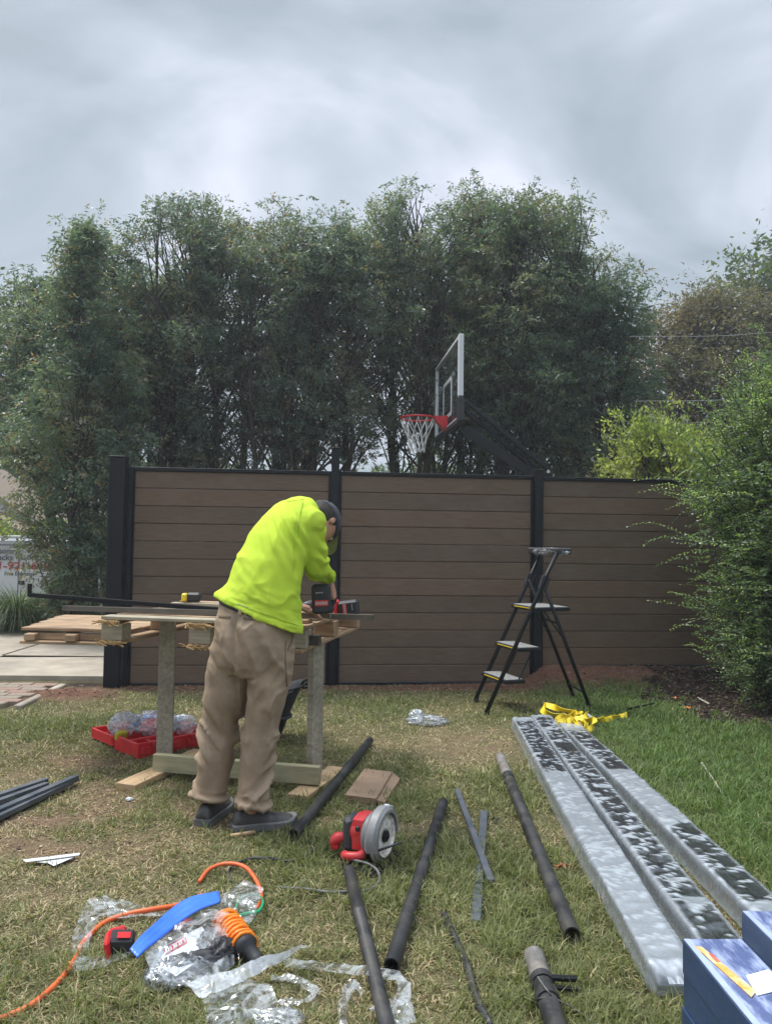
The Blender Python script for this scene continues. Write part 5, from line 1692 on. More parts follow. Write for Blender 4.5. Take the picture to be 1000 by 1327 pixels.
for s in (.12, .20):
    g = MB(); g.pipe(A + d_ * s - t.location, A + d_ * (s + .028) - t.location, .034, .028, 16); g.build('clamp', BLACK_PLASTIC, t, auto=40)
q = A + d_ * .135 - t.location
g = MB(); g.bar(q + V(.02, 0, .015), q + V(.10, -.0, .012), .018, .012, bev=.002); g.bar(q + V(.02, -.02, .0), q + V(.095, -.025, -.004), .012, .01, bev=.002); g.build('bracket', BLACK_METAL, t)
g = MB(); g.tube(spline([PG(694, 1262, .05) - t.location, PG(706, 1280, .075) - t.location, PG(720, 1294, .05) - t.location, PG(745, 1308, .02) - t.location, PG(775, 1330, .01) - t.location], 6), .0022, 6); g.build('wire', GALV, t, smooth=True)
g = MB(); g.tube(spline([PG(688, 1297, .01) - t.location, PG(700, 1294, .05) - t.location, PG(712, 1293, .055) - t.location], 5), .004, 6); g.build('wire', OLD_PIPE, t, smooth=True)

def flat(name, label, a, b, w, h, m_=GREYM, cat='bar', z=.006):
    A, B = PG(*a, z + h / 2), PG(*b, z + h / 2)
    c = (A + B) / 2
    g = MB(); g.bar(A - c, B - c, w, h, bev=.002)
    o = g.build(name, m_); o.location = c
    return tag(o, label, cat)
def chan(name, label, a, b, w, h, m_=GREYM, cat='rail', z=.006, up=(0, 0, 1)):
    A, B = PG(*a, z + h), PG(*b, z + h); c = (A + B) / 2
    o = uchan(name, A - c, B - c, w, h, .003, m_, up=up); o.location = c
    return tag(o, label, cat)
flat('metal_strip', 'thick flat grey strip lying under its crossed neighbour', (627, 1052), (616, 1194), .034, .014, cat='strip')
flat('metal_strip', 'narrow grey strip crossing on top of the thicker strip', (592, 1024), (636, 1142), .026, .016, z=.024, cat='strip')
def bent(name, label, pts, w, m_, cat):
    P_ = [PG(x, y, .012) for x, y in pts]; c = P_[len(P_) // 2]
    g = MB(); sp = spline(P_, 5)
    g.tube([p - c for p in sp], w / 2, 6, sq=.35)
    o = g.build(name, m_, smooth=True); o.location = c
    return tag(o, label, cat)
bent('metal_strip', 'bent dusty strip half sunk in the grass at the bottom edge', [(574, 1184), (588, 1215), (604, 1250), (615, 1290), (635, 1330)], .026, OLD_PIPE, 'strip')
chan('metal_rail', 'upper grey rail of the pair nearest the fence at the left edge', (-30, 1042), (60, 1012), .034, .03)
chan('metal_rail', 'second grey rail at the left edge, lying against the upper one', (-30, 1050), (61, 1017), .030, .026)
chan('metal_rail', 'longest grey rail at the left edge, reaching furthest right', (-30, 1064), (99, 1008), .034, .03)
chan('metal_rail', 'lowest grey rail at the left edge, nearest the camera', (-30, 1073), (92, 1014), .026, .022)
flat('black_rod', 'short black rod in the green grass right of the yellow strap', (812, 919), (848, 911), .012, .012, BLACK_METAL, 'rod', .02)

# composite offcuts
c_ = PG(478, 1016, .012)
rzo = .0
for i, (poly, lab) in enumerate((([(472, 996), (508, 1000), (487, 1035), (447, 1030)], 'wider brown composite offcut on the lawn, lying on top'), ([(508, 1000), (518, 1009), (498, 1040), (486, 1036)], 'narrow brown composite offcut sticking out from under the wider one'))):
    hh = .034 - i * .012
    ps = [PG(x, y, hh) for x, y in poly]
    c = ps[0].copy(); g = MB()
    top = [p - c for p in ps]; bot = [p - c - V(0, 0, hh - .002) for p in ps]
    g.add(top + bot, [(3, 2, 1, 0), (4, 5, 6, 7)] + [(k, (k + 1) % 4, (k + 1) % 4 + 4, k + 4) for k in range(4)])
    o = g.build('composite_offcut', mat('offcut_%d' % i, (.23, .15, .095), (.30, .21, .14), 12, .75, stretch=(1, 8, 1), bump=.2)); o.location = c
    tag(o, lab, 'board')
o = plank('wood_shim', PG(299, 1083, .01), PG(331, 1078, .01), .018, .012, W_NEW); tag(o, 'small pale wood shim in front of the right shoe', 'shim')

# ---- circular saw
sp_ = PG(478, 1114, 0)
saw = thing('circular_saw', 'red and grey cordless circular saw standing on the lawn', 'circular saw', tuple(sp_), math.atan2(-.42, .9))
GREYP = mat('grey_casting', (.17, .175, .175), (.24, .24, .24), 12, .45, bump=.15, bscale=120)
BLADE = mat('blade_steel', (.5, .5, .48), (.62, .60, .56), 9, .38, metal=.6)
REDW = mat('worn_red_plastic', (.52, .02, .028), (.62, .035, .04), 16, .42, dirt=(.3, .2, .15), dirt_amt=.25, dirt_scale=30)
def guard(r0, r1, x0, x1, a0, a1, cz, cy=0, n=26):
    g = MB(); rings = []
    for k in range(n):
        a = a0 + (a1 - a0) * k / (n - 1)
        e = lambda x, r: V(x, cy + math.cos(a) * r, cz + math.sin(a) * r)
        rings.append([e(x0, r0), e(x0, r1 - .012), e(x0 + .012, r1), e(x1 - .012, r1), e(x1, r1 - .012), e(x1, r0)])
    g.loft(rings); return g
guard(.03, .082, -.005, .035, 0, 2 * PI * .999, .105).build('gear_case', GREYP, saw, auto=35)
guard(.090, .114, .028, .082, -.15, PI + .3, .105).build('upper_guard', GREYP, saw, auto=35)
guard(.086, .102, .052, .062, PI + .2, PI * 2 - .1, .105).build('lower_guard', mat('lower_guard', (.42, .38, .32), (.5, .46, .4), 8, .4), saw, auto=35)
g = MB(); n = 96
vs = [V(.066, 0, .105)] + [V(.066, math.cos(2 * PI * k / n) * (.093 + (.0035 if k % 4 == 0 else 0)), .105 + math.sin(2 * PI * k / n) * (.093 + (.0035 if k % 4 == 0 else 0))) for k in range(n)]
g.add(vs, [(0, k + 1, (k + 1) % n + 1) for k in range(n)]); v2 = [v_ - V(.002, 0, 0) for v_ in vs]; g.add(v2, [(0, (k + 1) % n + 1, k + 1) for k in range(n)])
bl = g.build('blade', BLADE, saw)
g = MB(); g.tube([V(.066, 0, .105), V(.078, 0, .105)], .022, 14); g.tube([V(.078, 0, .105), V(.086, 0, .105)], .009, 6); g.build('blade_bolt', BLACK_METAL, bl, auto=40)
g = MB(); ring = guard(.030, .078, .0662, .068, 0, 2 * PI * .999, .105); ring.build('blade_print', mat('blade_print', (.50, .46, .40), (.75, .73, .70), 40, .5, lo=.45, hi=.55), bl)
g = MB(); g.tube([V(-.008, .0, .115), V(-.02, 0, .115), V(-.05, 0, .115), V(-.066, 0, .115)], [.05, .056, .056, .045], 20); g.build('motor_housing', REDW, saw, auto=35)
g = MB(); g.loft([[V(x, y, z) for y, z in ((-.05, .05), (-.055, .11), (-.045, .165), (.0, .178), (.06, .17), (.075, .12), (.065, .05))] for x in (-.052, -.046, -.012, -.006)]); g.build('handle', REDW, saw, auto=50)
MB().box((-.026, -.054, .135), (.018, .012, .022), bev=.004).build('trigger', BLACK_PLASTIC, saw)
g = MB(); g.box((-.078, 0, .10), (.048, .095, .132), bev=.014); g.box((-.078, 0, .10), (.030, .101, .118), bev=.012); g.build('battery', mat('saw_battery', (.035, .04, .045), (.06, .065, .07), 20, .5), saw)
g = MB(); g.tube(spline([V(-.10, -.02, .08), V(-.125, -.03, .075), V(-.14, -.03, .055), V(-.13, -.035, .03)], 4), [.016 + .008 * math.sin(k / 12 * PI) for k in range(13)], 12); g.build('front_knob', REDW, saw, smooth=True)
g = MB(); g.tube(spline([V(-.075, -.07, .03), V(-.05, -.085, .035), V(-.01, -.08, .04), V(.005, -.06, .045)], 4), [.018] * 13, 12); g.build('side_grip', REDW, saw, smooth=True)
MB().box((.02, -.01, .012), (.16, .27, .006), Matrix.Rotation(.06, 3, 'Y'), bev=.002).build('base_plate', BLACK_METAL, saw)
g = MB(); g.tube([V(.03, -.09, .06), V(.09, -.085, .085), V(.165, -.05, .115)], [.0055, .005, .0045], 8); g.build('lever', BLACK_PLASTIC, saw, smooth=True)
g = MB(); g.bar(V(.045, .10, .185), V(.065, .02, .218), .022, .012, bev=.003); g.build('guard_badge', HW, saw)

def cord(name, label, pts, r, m_, h=.008, cat='cord', close=False):
    P_ = [PG(p[0], p[1], p[2] if len(p) > 2 else h) for p in pts]; c = P_[0].copy()
    g = MB(); g.tube([p - c for p in spline(P_, 7)], r, 8)
    o = g.build(name, m_, smooth=True); o.location = c
    return tag(o, label, cat)
ORANGE = mat('orange_cord', (.72, .13, .03), (.62, .10, .025), 20, .5)
CORDB = mat('black_cord', (.03, .032, .035), rough=.5)
CORDG = mat('grey_cord', (.12, .12, .12), rough=.5)
cord('power_cord', 'thick orange cord snaking under the plastic bags to the lower left corner', [(-25, 1336), (0, 1321), (40, 1303), (78, 1270), (98, 1242), (108, 1222), (135, 1196), (168, 1184, .02), (200, 1178, .03), (235, 1172, .02), (262, 1160)], .0085, ORANGE)
cord('power_cord', 'orange cord loop rising over the grass behind the blue bag seal', [(258, 1143), (272, 1126, .02), (295, 1119, .03), (318, 1124, .035), (333, 1143, .03), (339, 1163, .02), (333, 1178, .012)], .0075, ORANGE)
cord('power_cord', 'thin black cord trailing from beside the orange loop to the pipe end', [(288, 1180), (305, 1152), (296, 1130), (318, 1114, .015), (350, 1112, .02), (378, 1116), (400, 1108), (404, 1096), (392, 1086), (378, 1089)], .0055, CORDB)
cord('power_cord', 'grey cord looping down from the circular saw', [(452, 1112, .03), (460, 1115, .03), (478, 1120, .03), (490, 1130, .02), (490, 1144), (478, 1153), (455, 1155), (425, 1156), (395, 1152), (360, 1150)], .0055, CORDG)

# ---- wrapped bundles
BUNF = film_mat('bundle_film', clear=.5, tint=(.60, .66, .72), bump=.5, bscale=16, rough=.14, crease=.08, crease_scale=22, attr='milk_shading', gloss=.8, graze=.6)
PATCHF = [(.0, 0)]
def bundle(label, far, near, w, h, zones, seed):
    far, near = V(*far), V(*near)
    c = (far + near) / 2; c.z = 0
    t = thing('wrapped_bundle', label, 'wrapped bundle', tuple(c), 0, 'film wrapped bundles of black posts')
    ax = (near - far); L = ax.length; ax.normalize(); sx = ax.cross(V(0, 0, 1)); sx = -sx if sx.x < 0 else sx
    # black posts inside
    for k in range(2):
        off = (k - .5) * w * .47
        MB().bar(far - c + sx * off + V(0, 0, h * .5 + .004) + ax * .04, near - c + sx * off + V(0, 0, h * .5 + .004) - ax * .04, w * .43, h - .014, bev=.003).build('post', BLACK_METAL, t)
    prof = []
    for k in range(5): prof.append((-w / 2, .003 + (h - .012) * k / 4))
    for k in range(9): prof.append((-w / 2 + .006 + (w - .012) * k / 8, h))
    for k in range(5): prof.append((w / 2, h - .009 - (h - .012) * k / 4))
    n = len(prof); S = int(L / .012)
    vs, mk = [], []
    for i in range(S + 1):
        s = i / S * L
        pinch = 1.0
        endt = min(s, L - s)
        for j, (a, b) in enumerate(prof):
            e = max(0, 1 - endt / .05)
            p = far + ax * s + sx * a * (1 - .25 * e) * 1.0 + V(0, 0, b * (1 - .55 * e ** 2) + .004)
            vs.append(p)
        
    vs = np.array([tuple(v_) for v_ in vs]); J = np.tile(np.arange(n), S + 1); SS = np.repeat(np.linspace(0, L, S + 1), n)
    A_ = np.array([p[0] for p in prof])[J]; B_ = np.array([p[1] for p in prof])[J]
    top = (J >= 5) & (J <= 13)
    crk = 1 - np.abs(2 * fbm(SS * 20 + A_ * 9, A_ * 7 + B_ * 9, None, o=4, seed=seed, rough=.6) - 1)
    crl = 1 - np.abs(2 * fbm(SS * 5 + A_ * 6, A_ * 34 + B_ * 14, None, o=4, seed=seed + 20, rough=.55) - 1)
    big = fbm(SS * 2.2, A_ * 3, None, o=3, seed=seed + 5) - .5
    Y0 = vs[:, 1]; zn = np.zeros(len(vs))
    for z0, z1 in zones: zn = np.maximum(zn, sstep(z1 + .05, z1 - .05, Y0) * sstep(z0 - .05, z0 + .05, Y0))
    dn = zn * (crk ** 4 - .35) * .0085 + (1 - zn) * ((crl ** 3 - .4) * .008 + (crk ** 6 - .2) * .004) + big * .012
    sgn = np.where(J < 5, -1, np.where(J > 13, 1, 0))
    sxn = np.array(tuple(sx))
    vs += sxn[None] * (sgn * (big * .016 + .004 * crl ** 3))[:, None]
    vs[:, 2] += np.where(top, np.maximum(dn, -.004), 0)
    vs[:, 2] += np.where(~top, 0, 0)
    skirt = (B_ < .02)
    vs += sxn[None] * (sgn * skirt * (.002 + .010 * fbm(SS * 5, A_, None, o=2, seed=seed + 9)))[:, None]
    milk_shading = np.where(top, .66, .42) + .10 * (fbm(SS * 9, A_ * 10 + B_ * 10, None, o=3, seed=seed + 2) - .5)  # film milkiness, with the brighter top and darker sides painted in
    zone = np.zeros(len(vs))
    for z0, z1 in zones:
        y_ = vs[:, 1]
        edge = .06 * (fbm(A_ * 25, y_ * 3, None, o=2, seed=4) - .5)
        zone = np.maximum(zone, sstep(z1 + .03, z1 - .03, y_ + edge) * sstep(z0 - .03, z0 + .03, y_ + edge))
    ins = (np.abs(A_) < w / 2 - .012) & top
    patch = zone * ins * (crk < .94) * (fbm(SS * 11, A_ * 9, None, o=2, seed=seed + 7) > .2)
    milk_shading = milk_shading + .3 * (crk > .93) * (.4 + top)  # whiter ridges: crinkle highlights painted into the film
    milk_shading = np.where(patch > .5, .02, milk_shading)
    tex = from_arrays('film', vs - np.array(tuple(c)), np.array([(i * n + j, i * n + j + 1, (i + 1) * n + j + 1, (i + 1) * n + j) for i in range(S) for j in range(n - 1)] +
                      [(S * n + j, S * n + j + 1, S * n + n - 2 - j, S * n + n - 1 - j) for j in range(n // 2 - 1)]), BUNF, t, True, attrs={'milk_shading': milk_shading})
    return t
bundle('leftmost film wrapped bundle, milky white over most of its length', (.965, 5.35, 0), (.838, 2.19, 0), .142, .078, [(4.05, 5.2)], 1)
bundle('middle film wrapped bundle, black posts showing through along its whole top', (1.105, 5.40, 0), (1.03, 2.26, 0), .142, .084, [(2.32, 5.3)], 2)
bundle('rightmost film wrapped bundle, ending against the right stack of blue boxes', (1.245, 5.30, 0), (1.285, 2.30, 0), .145, .084, [(4.1, 4.95), (2.6, 3.3)], 3)
crumple('loose_film', PG(855, 1262), (.055, .05, .03), FILMM, 11, amp=.5, rot=.4, label='gathered film tail at the near end of the leftmost bundle', cat='plastic film')

# ---- blue boxes
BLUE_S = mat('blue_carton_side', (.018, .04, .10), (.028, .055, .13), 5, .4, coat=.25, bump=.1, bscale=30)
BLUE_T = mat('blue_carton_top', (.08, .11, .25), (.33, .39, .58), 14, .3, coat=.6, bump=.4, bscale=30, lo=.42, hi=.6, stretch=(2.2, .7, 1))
STK1 = mat('sticker_orange', (.75, .32, .06), (.78, .60, .34), 28, .5, lo=.42, hi=.6)
STKW = mat('sticker_white', (.62, .66, .72), (.7, .73, .77), 20, .45)
STKR = mat('sticker_red', (.68, .06, .04), (.7, .2, .1), 40, .5)
PALEB = mat('carton_band', (.30, .36, .55), (.4, .47, .68), 6, .35, coat=.5)
def carton(x, y, z, w, L, h, lab, top=False, rz=0.0):
    t = thing('carton', lab, 'box', (x, y, z), rz, 'long blue cartons stacked at the lower right')
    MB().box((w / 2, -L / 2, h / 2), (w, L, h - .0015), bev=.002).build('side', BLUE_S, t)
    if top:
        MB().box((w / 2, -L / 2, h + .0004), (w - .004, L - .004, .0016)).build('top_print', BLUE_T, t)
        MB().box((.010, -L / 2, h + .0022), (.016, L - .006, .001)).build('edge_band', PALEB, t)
    return t
rz1 = .03
BX1, BX2 = P(882, 1214, .263), P(960, 1180, .227)
names = ['bottom', 'middle', 'top']
for k in range(3):
    t = carton(BX1.x + .004 * (k == 1), BX1.y - .004 * k, .003 + k * .086, .155, 1.15, .086, '%s blue carton of the near left stack' % names[k] + (', with an orange strip label' if k == 2 else ''), k == 2, rz1)
    if k == 2: T1 = t
for k in range(3):
    carton(BX2.x, BX2.y, .003 + k * .074, .165, 1.3, .074, '%s blue carton of the far right stack, cut by the photo edge' % names[k], k == 2, .02)
zt_ = .003 + 3 * .086 + .003
def decal(poly, m_, z, name, parent):
    ps = [P(x, y, z) for x, y in poly]
    bpy.context.view_layer.update()
    mi = parent.matrix_world.inverted()
    ps = [mi @ p for p in ps]
    return MB().add(ps + [p - V(0, 0, .0012) for p in ps], [(0, 1, 2, 3)[::-1], (4, 5, 6, 7)] + [(k, (k + 1) % 4, (k + 1) % 4 + 4, k + 4) for k in range(4)]).build(name, m_, parent)
decal([(966, 1264), (995, 1256), (1020, 1280), (980, 1290)], STKW, zt_ + .0006, 'white_label', T1)
st_ = decal([(900, 1226), (909, 1227), (979, 1284), (973, 1292)], STK1, zt_ + .001, 'orange_label', T1)
decal([(917, 1235), (922, 1236), (933, 1246), (928, 1247)], STKR, zt_ + .0016, 'red_print', T1)
# film over the cartons
rngc = np.random.default_rng(4)
def sheet(name, rowsA, rowsB, m_, n=26, k=12, amp=.02, base=.006, seed=0, parent=None, label=None, cat='plastic film', hA=0.0, hB=0.0, bulge=0.0, freq=14):
    """film between two ground polylines given in photo pixels, lying in loose folds"""
    n, k = n * 3, k * 3
    A = spline([PG(p[0], p[1], (p[2] if len(p) > 2 else 0) + hA) for p in rowsA], 8); B = spline([PG(p[0], p[1], (p[2] if len(p) > 2 else 0) + hB) for p in rowsB], 8)
    def res(q, n):
        idx = np.linspace(0, len(q) - 1, n); return [q[int(i)].lerp(q[min(int(i) + 1, len(q) - 1)], i - int(i)) for i in idx]
    A, B = res(A, n), res(B, n)
    vs = []
    for i in range(n):
        for j in range(k):
            vs.append(A[i].lerp(B[i], j / (k - 1)))
    v = np.array([tuple(p) for p in vs])
    cr = 1 - np.abs(2 * fbm(v[:, 0] * freq + seed, v[:, 1] * freq, None, o=4, seed=seed) - 1)
    J = np.tile(np.arange(k), n) / (k - 1)
    v[:, 2] += base + amp * cr ** 2 * (.5 + fbm(v[:, 0] * 5, v[:, 1] * 5, None, o=2, seed=seed + 1)) + bulge * np.sin(J * PI)
    v[:, :2] += ((np.stack([fbm(v[:, 0] * 30, v[:, 1] * 30, None, o=2, seed=seed + 4), fbm(v[:, 0] * 30, v[:, 1] * 30, None, o=2, seed=seed + 5)], 1) - .5) * .009)
    c = v.mean(0); c[2] = 0
    f = np.array([(i * k + j, i * k + j + 1, (i + 1) * k + j + 1, (i + 1) * k + j) for i in range(n - 1) for j in range(k - 1)])
    o = from_arrays(name, v - c - (np.array(parent.location) - c if parent else 0) * (1 if parent else 0), f, m_, parent, True)
    if not parent: o.location = c
    if label: tag(o, label, cat)
    return o

# ---- zip bag with tools
bagc = PG(235, 1235)
bag = thing('zip_bag', 'clear zip bag with blue seal holding a white card and black tool parts', 'bag', tuple(bagc))
sheet('bag_front', [(172, 1238), (205, 1210), (245, 1180), (288, 1168)], [(196, 1284), (220, 1290), (268, 1290), (305, 1262)], FILM, 40, 30, .014, .018, 5, bag, bulge=.045, hA=.02)
sheet('bag_side', [(286, 1166), (298, 1200), (302, 1240)], [(292, 1174), (306, 1215), (310, 1262)], FILM, 16, 8, .01, .03, 9, bag)
BLUEZ = mat('blue_zip_seal', (.03, .13, .62), (.05, .18, .72), 8, .35, spec=.6)
def band(name, pa, pb, m_, parent, th=.004, ridges=3, z=.05):
    A = spline([PG(*p, z) for p in pa], 8); B = spline([PG(*p, z) for p in pb], 8)
    n = min(len(A), len(B)); K = 13; vs = []
    for i in range(n):
        for j in range(K):
            p = A[i].lerp(B[i], j / (K - 1)) + V(0, 0, .004 * abs(math.sin(j / (K - 1) * PI * ridges)) + .003 * math.sin(i * .35)) - parent.location
            vs.append(p)
    for i in range(n):
        for j in range(K):
            vs.append(vs[i * K + j] - V(0, 0, th))
    f = []
    o = n * K
    for i in range(n - 1):
        for j in range(K - 1):
            f.append((i * K + j, i * K + j + 1, (i + 1) * K + j + 1, (i + 1) * K + j)); f.append((o + i * K + j, o + (i + 1) * K + j, o + (i + 1) * K + j + 1, o + i * K + j + 1))
        f.append((i * K, (i + 1) * K, o + (i + 1) * K, o + i * K)); f.append((i * K + K - 1, o + i * K + K - 1, o + (i + 1) * K + K - 1, (i + 1) * K + K - 1))
    f.append(tuple(o + j for j in range(K)) + tuple(j for j in range(K - 1, -1, -1)))
    e = (n - 1) * K
    f.append(tuple(e + j for j in range(K)) + tuple(o + e + j for j in range(K - 1, -1, -1)))
    return from_arrays(name, np.array([tuple(v_) for v_ in vs]), f, m_, parent, True)
band('zip_seal', [(168, 1230), (190, 1206), (220, 1178), (250, 1162), (283, 1153)], [(178, 1241), (200, 1222), (232, 1195), (262, 1178), (286, 1167)], BLUEZ, bag, z=.085)
CARD = mat('white_card', (.55, .58, .6), (.63, .65, .66), 6, .6)
def flat_on(poly, z, m_, name, parent, th=.002):
    ps = [PG(x, y, z) - parent.location for x, y in poly]; k = len(ps)
    return MB().add(ps + [p - V(0, 0, th) for p in ps], [tuple(range(k))[::-1], tuple(range(k, 2 * k))] + [(i, (i + 1) % k, (i + 1) % k + k, i + k) for i in range(k)]).build(name, m_, parent)
flat_on([(199, 1232), (262, 1200), (277, 1231), (228, 1265), (208, 1252)], .045, CARD, 'card', bag)
flat_on([(212, 1228), (240, 1213), (243, 1221), (214, 1237)], .0475, LABELR, 'card_label', bag)
flat_on([(213.5, 1229), (239, 1215), (241.5, 1220), (215, 1235)], .0485, CARD, 'card_label', bag)
for k_ in range(7):
    u = k_ / 7; x0_, y0_ = 215.5 + u * 24, 1229.3 - u * 13
    flat_on([(x0_, y0_), (x0_ + 2.2, y0_ - 1.2), (x0_ + 3, y0_ + 2.6), (x0_ + .8, y0_ + 3.8)], .0495, LETTER if k_ % 2 else LABELR, 'card_print', bag)
crumple('tool_part', PG(252, 1262) - bag.location, (.11, .035, .035), BLACK_PLASTIC, 21, bag, rot=.35, amp=.3)
crumple('tool_part', PG(285, 1250) - bag.location, (.05, .04, .04), BLACK_PLASTIC, 22, bag, rot=.9, amp=.35)
crumple('tool_part', PG(268, 1240) - bag.location, (.03, .06, .035), mat('grey_tool', (.12, .12, .12), (.2, .2, .2), 9, .5), 24, bag, rot=.2, amp=.35)
crumple('pouch', PG(215, 1275) - bag.location, (.055, .05, .03), FILM, 23, bag, amp=.4)
crumple('red_part', PG(232, 1203) - bag.location, (.05, .018, .014), RED, 25, bag, rot=.5, amp=.2)

# clear wrap behind, left of the bag
sheet('loose_film', [(94, 1262), (96, 1215), (112, 1178), (135, 1168)], [(112, 1262), (118, 1222), (130, 1196), (155, 1186)], FILM, 30, 9, .010, .012, 31, label='clear film band curving up at the far left of the bags', freq=10)
sheet('loose_film', [(130, 1168), (165, 1176), (205, 1184), (245, 1178)], [(140, 1196), (170, 1196), (208, 1196), (240, 1192)], FILM, 30, 9, .010, .015, 33, label='clear film strip running over the orange cord to the blue seal')
sheet('loose_film', [(96, 1250), (125, 1244), (150, 1236), (176, 1230)], [(98, 1266), (125, 1262), (152, 1250), (176, 1240)], FILM, 26, 8, .008, .01, 35, label='low clear film strip leading into the near corner of the blue seal')
sheet('green_zip_bag', [(290, 1172), (305, 1160), (322, 1155), (342, 1162)], [(300, 1205), (312, 1220), (325, 1212), (330, 1204)], FILM, 26, 18, .02, .02, 37, label='small clear bag with green zip line under the orange cord loop', cat='bag', bulge=.02)
GREENZ = mat('green_zip', (.02, .33, .14), rough=.4)
gz_o = bpy.data.objects['green_zip_bag']
pts_ = [PG(*p, .035) for p in ((302, 1188), (308, 1170), (318, 1161), (334, 1160), (341, 1168), (336, 1180), (320, 1184), (303, 1189))]
g = MB(); g.tube([p - gz_o.location for p in spline(pts_, 6)], .006, 6, sq=.5); g.build('green_zip', GREENZ, gz_o, smooth=True)

# red battery charger beside the bag
bq = PG(150, 1238)
bt = thing('battery_pack', 'red and black battery pack left of the blue bag seal', 'battery', tuple(bq), .25); bt.scale = (.78, .78, .85)
MB().box((.02, .02, .036), (.10, .085, .06), Matrix.Rotation(.1, 3, 'Y'), bev=.012).build('case', BLACK_PLASTIC, bt)
MB().box((-.028, .0, .038), (.022, .10, .066), Matrix.Rotation(-.15, 3, 'Y'), bev=.008).build('end_cap', RED, bt)
MB().box((-.0, .065, .045), (.07, .03, .05), Matrix.Rotation(.3, 3, 'Z'), bev=.01).build('rim', RED, bt)
MB().box((.03, .0, .0685), (.05, .045, .003), Matrix.Rotation(.1, 3, 'Y'), bev=.001).build('label', RED, bt)

# orange wound bundle and black nozzle
oq = PG(300, 1222)
ot = thing('orange_cable_roll', 'bright orange wound cable roll with a black rubber nozzle', 'cable roll', tuple(oq))
ORB = mat('orange_bright', (.85, .24, .01), (.75, .18, .01), 24, .5)
a_, b_ = PG(291, 1192, .045) - ot.location, PG(318, 1228, .045) - ot.location
dd = (b_ - a_).normalized(); L = (b_ - a_).length
g = MB(); g.tube([a_ + dd * L * t for t in (0, .06, .5, .94, 1)], [.022, .034, .037, .034, .024], 16); g.build('core', ORB, ot, smooth=True)
u0 = dd.orthogonal().normalized(); w0 = dd.cross(u0)
for k in range(9):
    g = MB(); s = .06 + k * .11; tl = random.uniform(-.25, .25)
    g.tube([a_ + dd * (L * s + math.cos(a) * .008 * tl * 4) + (u0 * math.cos(a) + w0 * math.sin(a)) * (.037 + .003 * random.random()) for a in np.linspace(0, 2 * PI, 17)], .0058, 6, caps=False); g.build('winding', ORB, ot, smooth=True)
c0_, c1_ = PG(314, 1222, .045) - ot.location, PG(337, 1250, .018) - ot.location
d2 = (c1_ - c0_)
g = MB(); g.tube([c0_, c0_ + d2 * .12, c0_ + d2 * .3, c0_ + d2 * .34, c0_ + d2 * .8, c0_ + d2 * .95, c1_], [.038, .042, .036, .024, .022, .019, .01], 16); g.build('nozzle', BLACK_PLASTIC, ot, smooth=True)

# loose film at the bottom
sheet('loose_film', [(240, 1288, .01), (300, 1268, .03), (350, 1250, .03), (402, 1236, .01)], [(262, 1306), (310, 1285, .01), (355, 1262, .01), (402, 1238)], FILMM, 40, 10, .012, .02, 41, label='bright white film blade reaching right from under the zip bag')
sheet('loose_film', [(365, 1255), (420, 1262), (480, 1268), (518, 1275)], [(368, 1268), (420, 1274), (480, 1282), (528, 1290)], FILM, 40, 8, .008, .03, 43, label='long clear film strip crossing the black pipe at the bottom')
sheet('loose_film', [(518, 1275), (532, 1290), (528, 1310), (490, 1330)], [(505, 1278), (515, 1292), (508, 1305), (478, 1320)], FILM, 20, 6, .015, .02, 45, label='clear film loop at the right end of the bottom film')
sheet('loose_film', [(350, 1272), (385, 1272), (405, 1285), (416, 1296), (395, 1310), (370, 1318)], [(352, 1283), (380, 1283), (395, 1291), (402, 1297), (380, 1304), (360, 1306)], FILM, 34, 7, .014, .012, 47, label='twisted milky film loop in the middle of the bottom film', freq=20)
sheet('loose_film', [(262, 1300), (300, 1283), (340, 1280), (352, 1290)], [(268, 1345), (310, 1345), (350, 1340), (375, 1330)], FILM, 40, 24, .018, .012, 49, label='wide crumpled clear film spread at the bottom edge left of the pipe', freq=9)
crumple('loose_film', PG(360, 1326), (.06, .035, .016), FILM, 51, amp=.5, label='knotted milky film wad at the bottom edge', cat='plastic film')
sheet('loose_film', [(438, 1345), (440, 1300), (455, 1280), (470, 1290)], [(450, 1345), (452, 1305), (460, 1290), (468, 1298)], FILM, 24, 6, .02, .01, 53, label='thin clear film arch between the twisted film and the pipe')
sheet('loose_film', [(495, 1330), (505, 1310), (530, 1300)], [(500, 1345), (520, 1340), (540, 1335)], FILM, 20, 8, .018, .01, 55, label='small milky film scrap just right of the pipe at the bottom edge')

# small litter
crumple('crumpled_film', PG(553, 938), (.13, .085, .03), FILM, 61, amp=.55, label='crumpled clear film on the grass left of the ladder', cat='plastic film')
crumple('crumpled_film', PG(540, 932), (.05, .05, .035), FILMM, 62, amp=.55, label='white crumpled film scrap touching the clear film left of the ladder', cat='plastic film')
crumple('paper_scrap', PG(168, 1038), (.017, .013, .01), CARD, 63, amp=.3, label='tiny white scrap on the worn lawn left of the shoes', cat='scrap')
def scrap(poly, lab, name='paper_strip', m_=CARD, z=.02):
    t = [PG(x, y, z) for x, y in poly]; c = t[0].copy(); k = len(t)
    o = MB().add([p - c for p in t] + [p - c - V(0, 0, .0015) for p in t], [tuple(range(k))[::-1], tuple(range(k, 2 * k))] + [(i, (i + 1) % k, (i + 1) % k + k, i + k) for i in range(k)]).build(name, m_)
    o.location = c
    return tag(o, lab, 'paper strip')
scrap([(30, 1114), (104, 1105), (103, 1108), (66, 1113), (34, 1117)], 'long pale paper strip on the lawn at the left')
scrap([(46, 1117), (100, 1109), (70, 1122), (62, 1118)], 'shorter pale paper strip folded under the long one', z=.014)
LEAFB = mat('dead_leaf', (.34, .12, .05), (.45, .2, .1), 30, .8)
LEAFO = mat('orange_leaf', (.62, .2, .04), (.7, .3, .08), 30, .8)
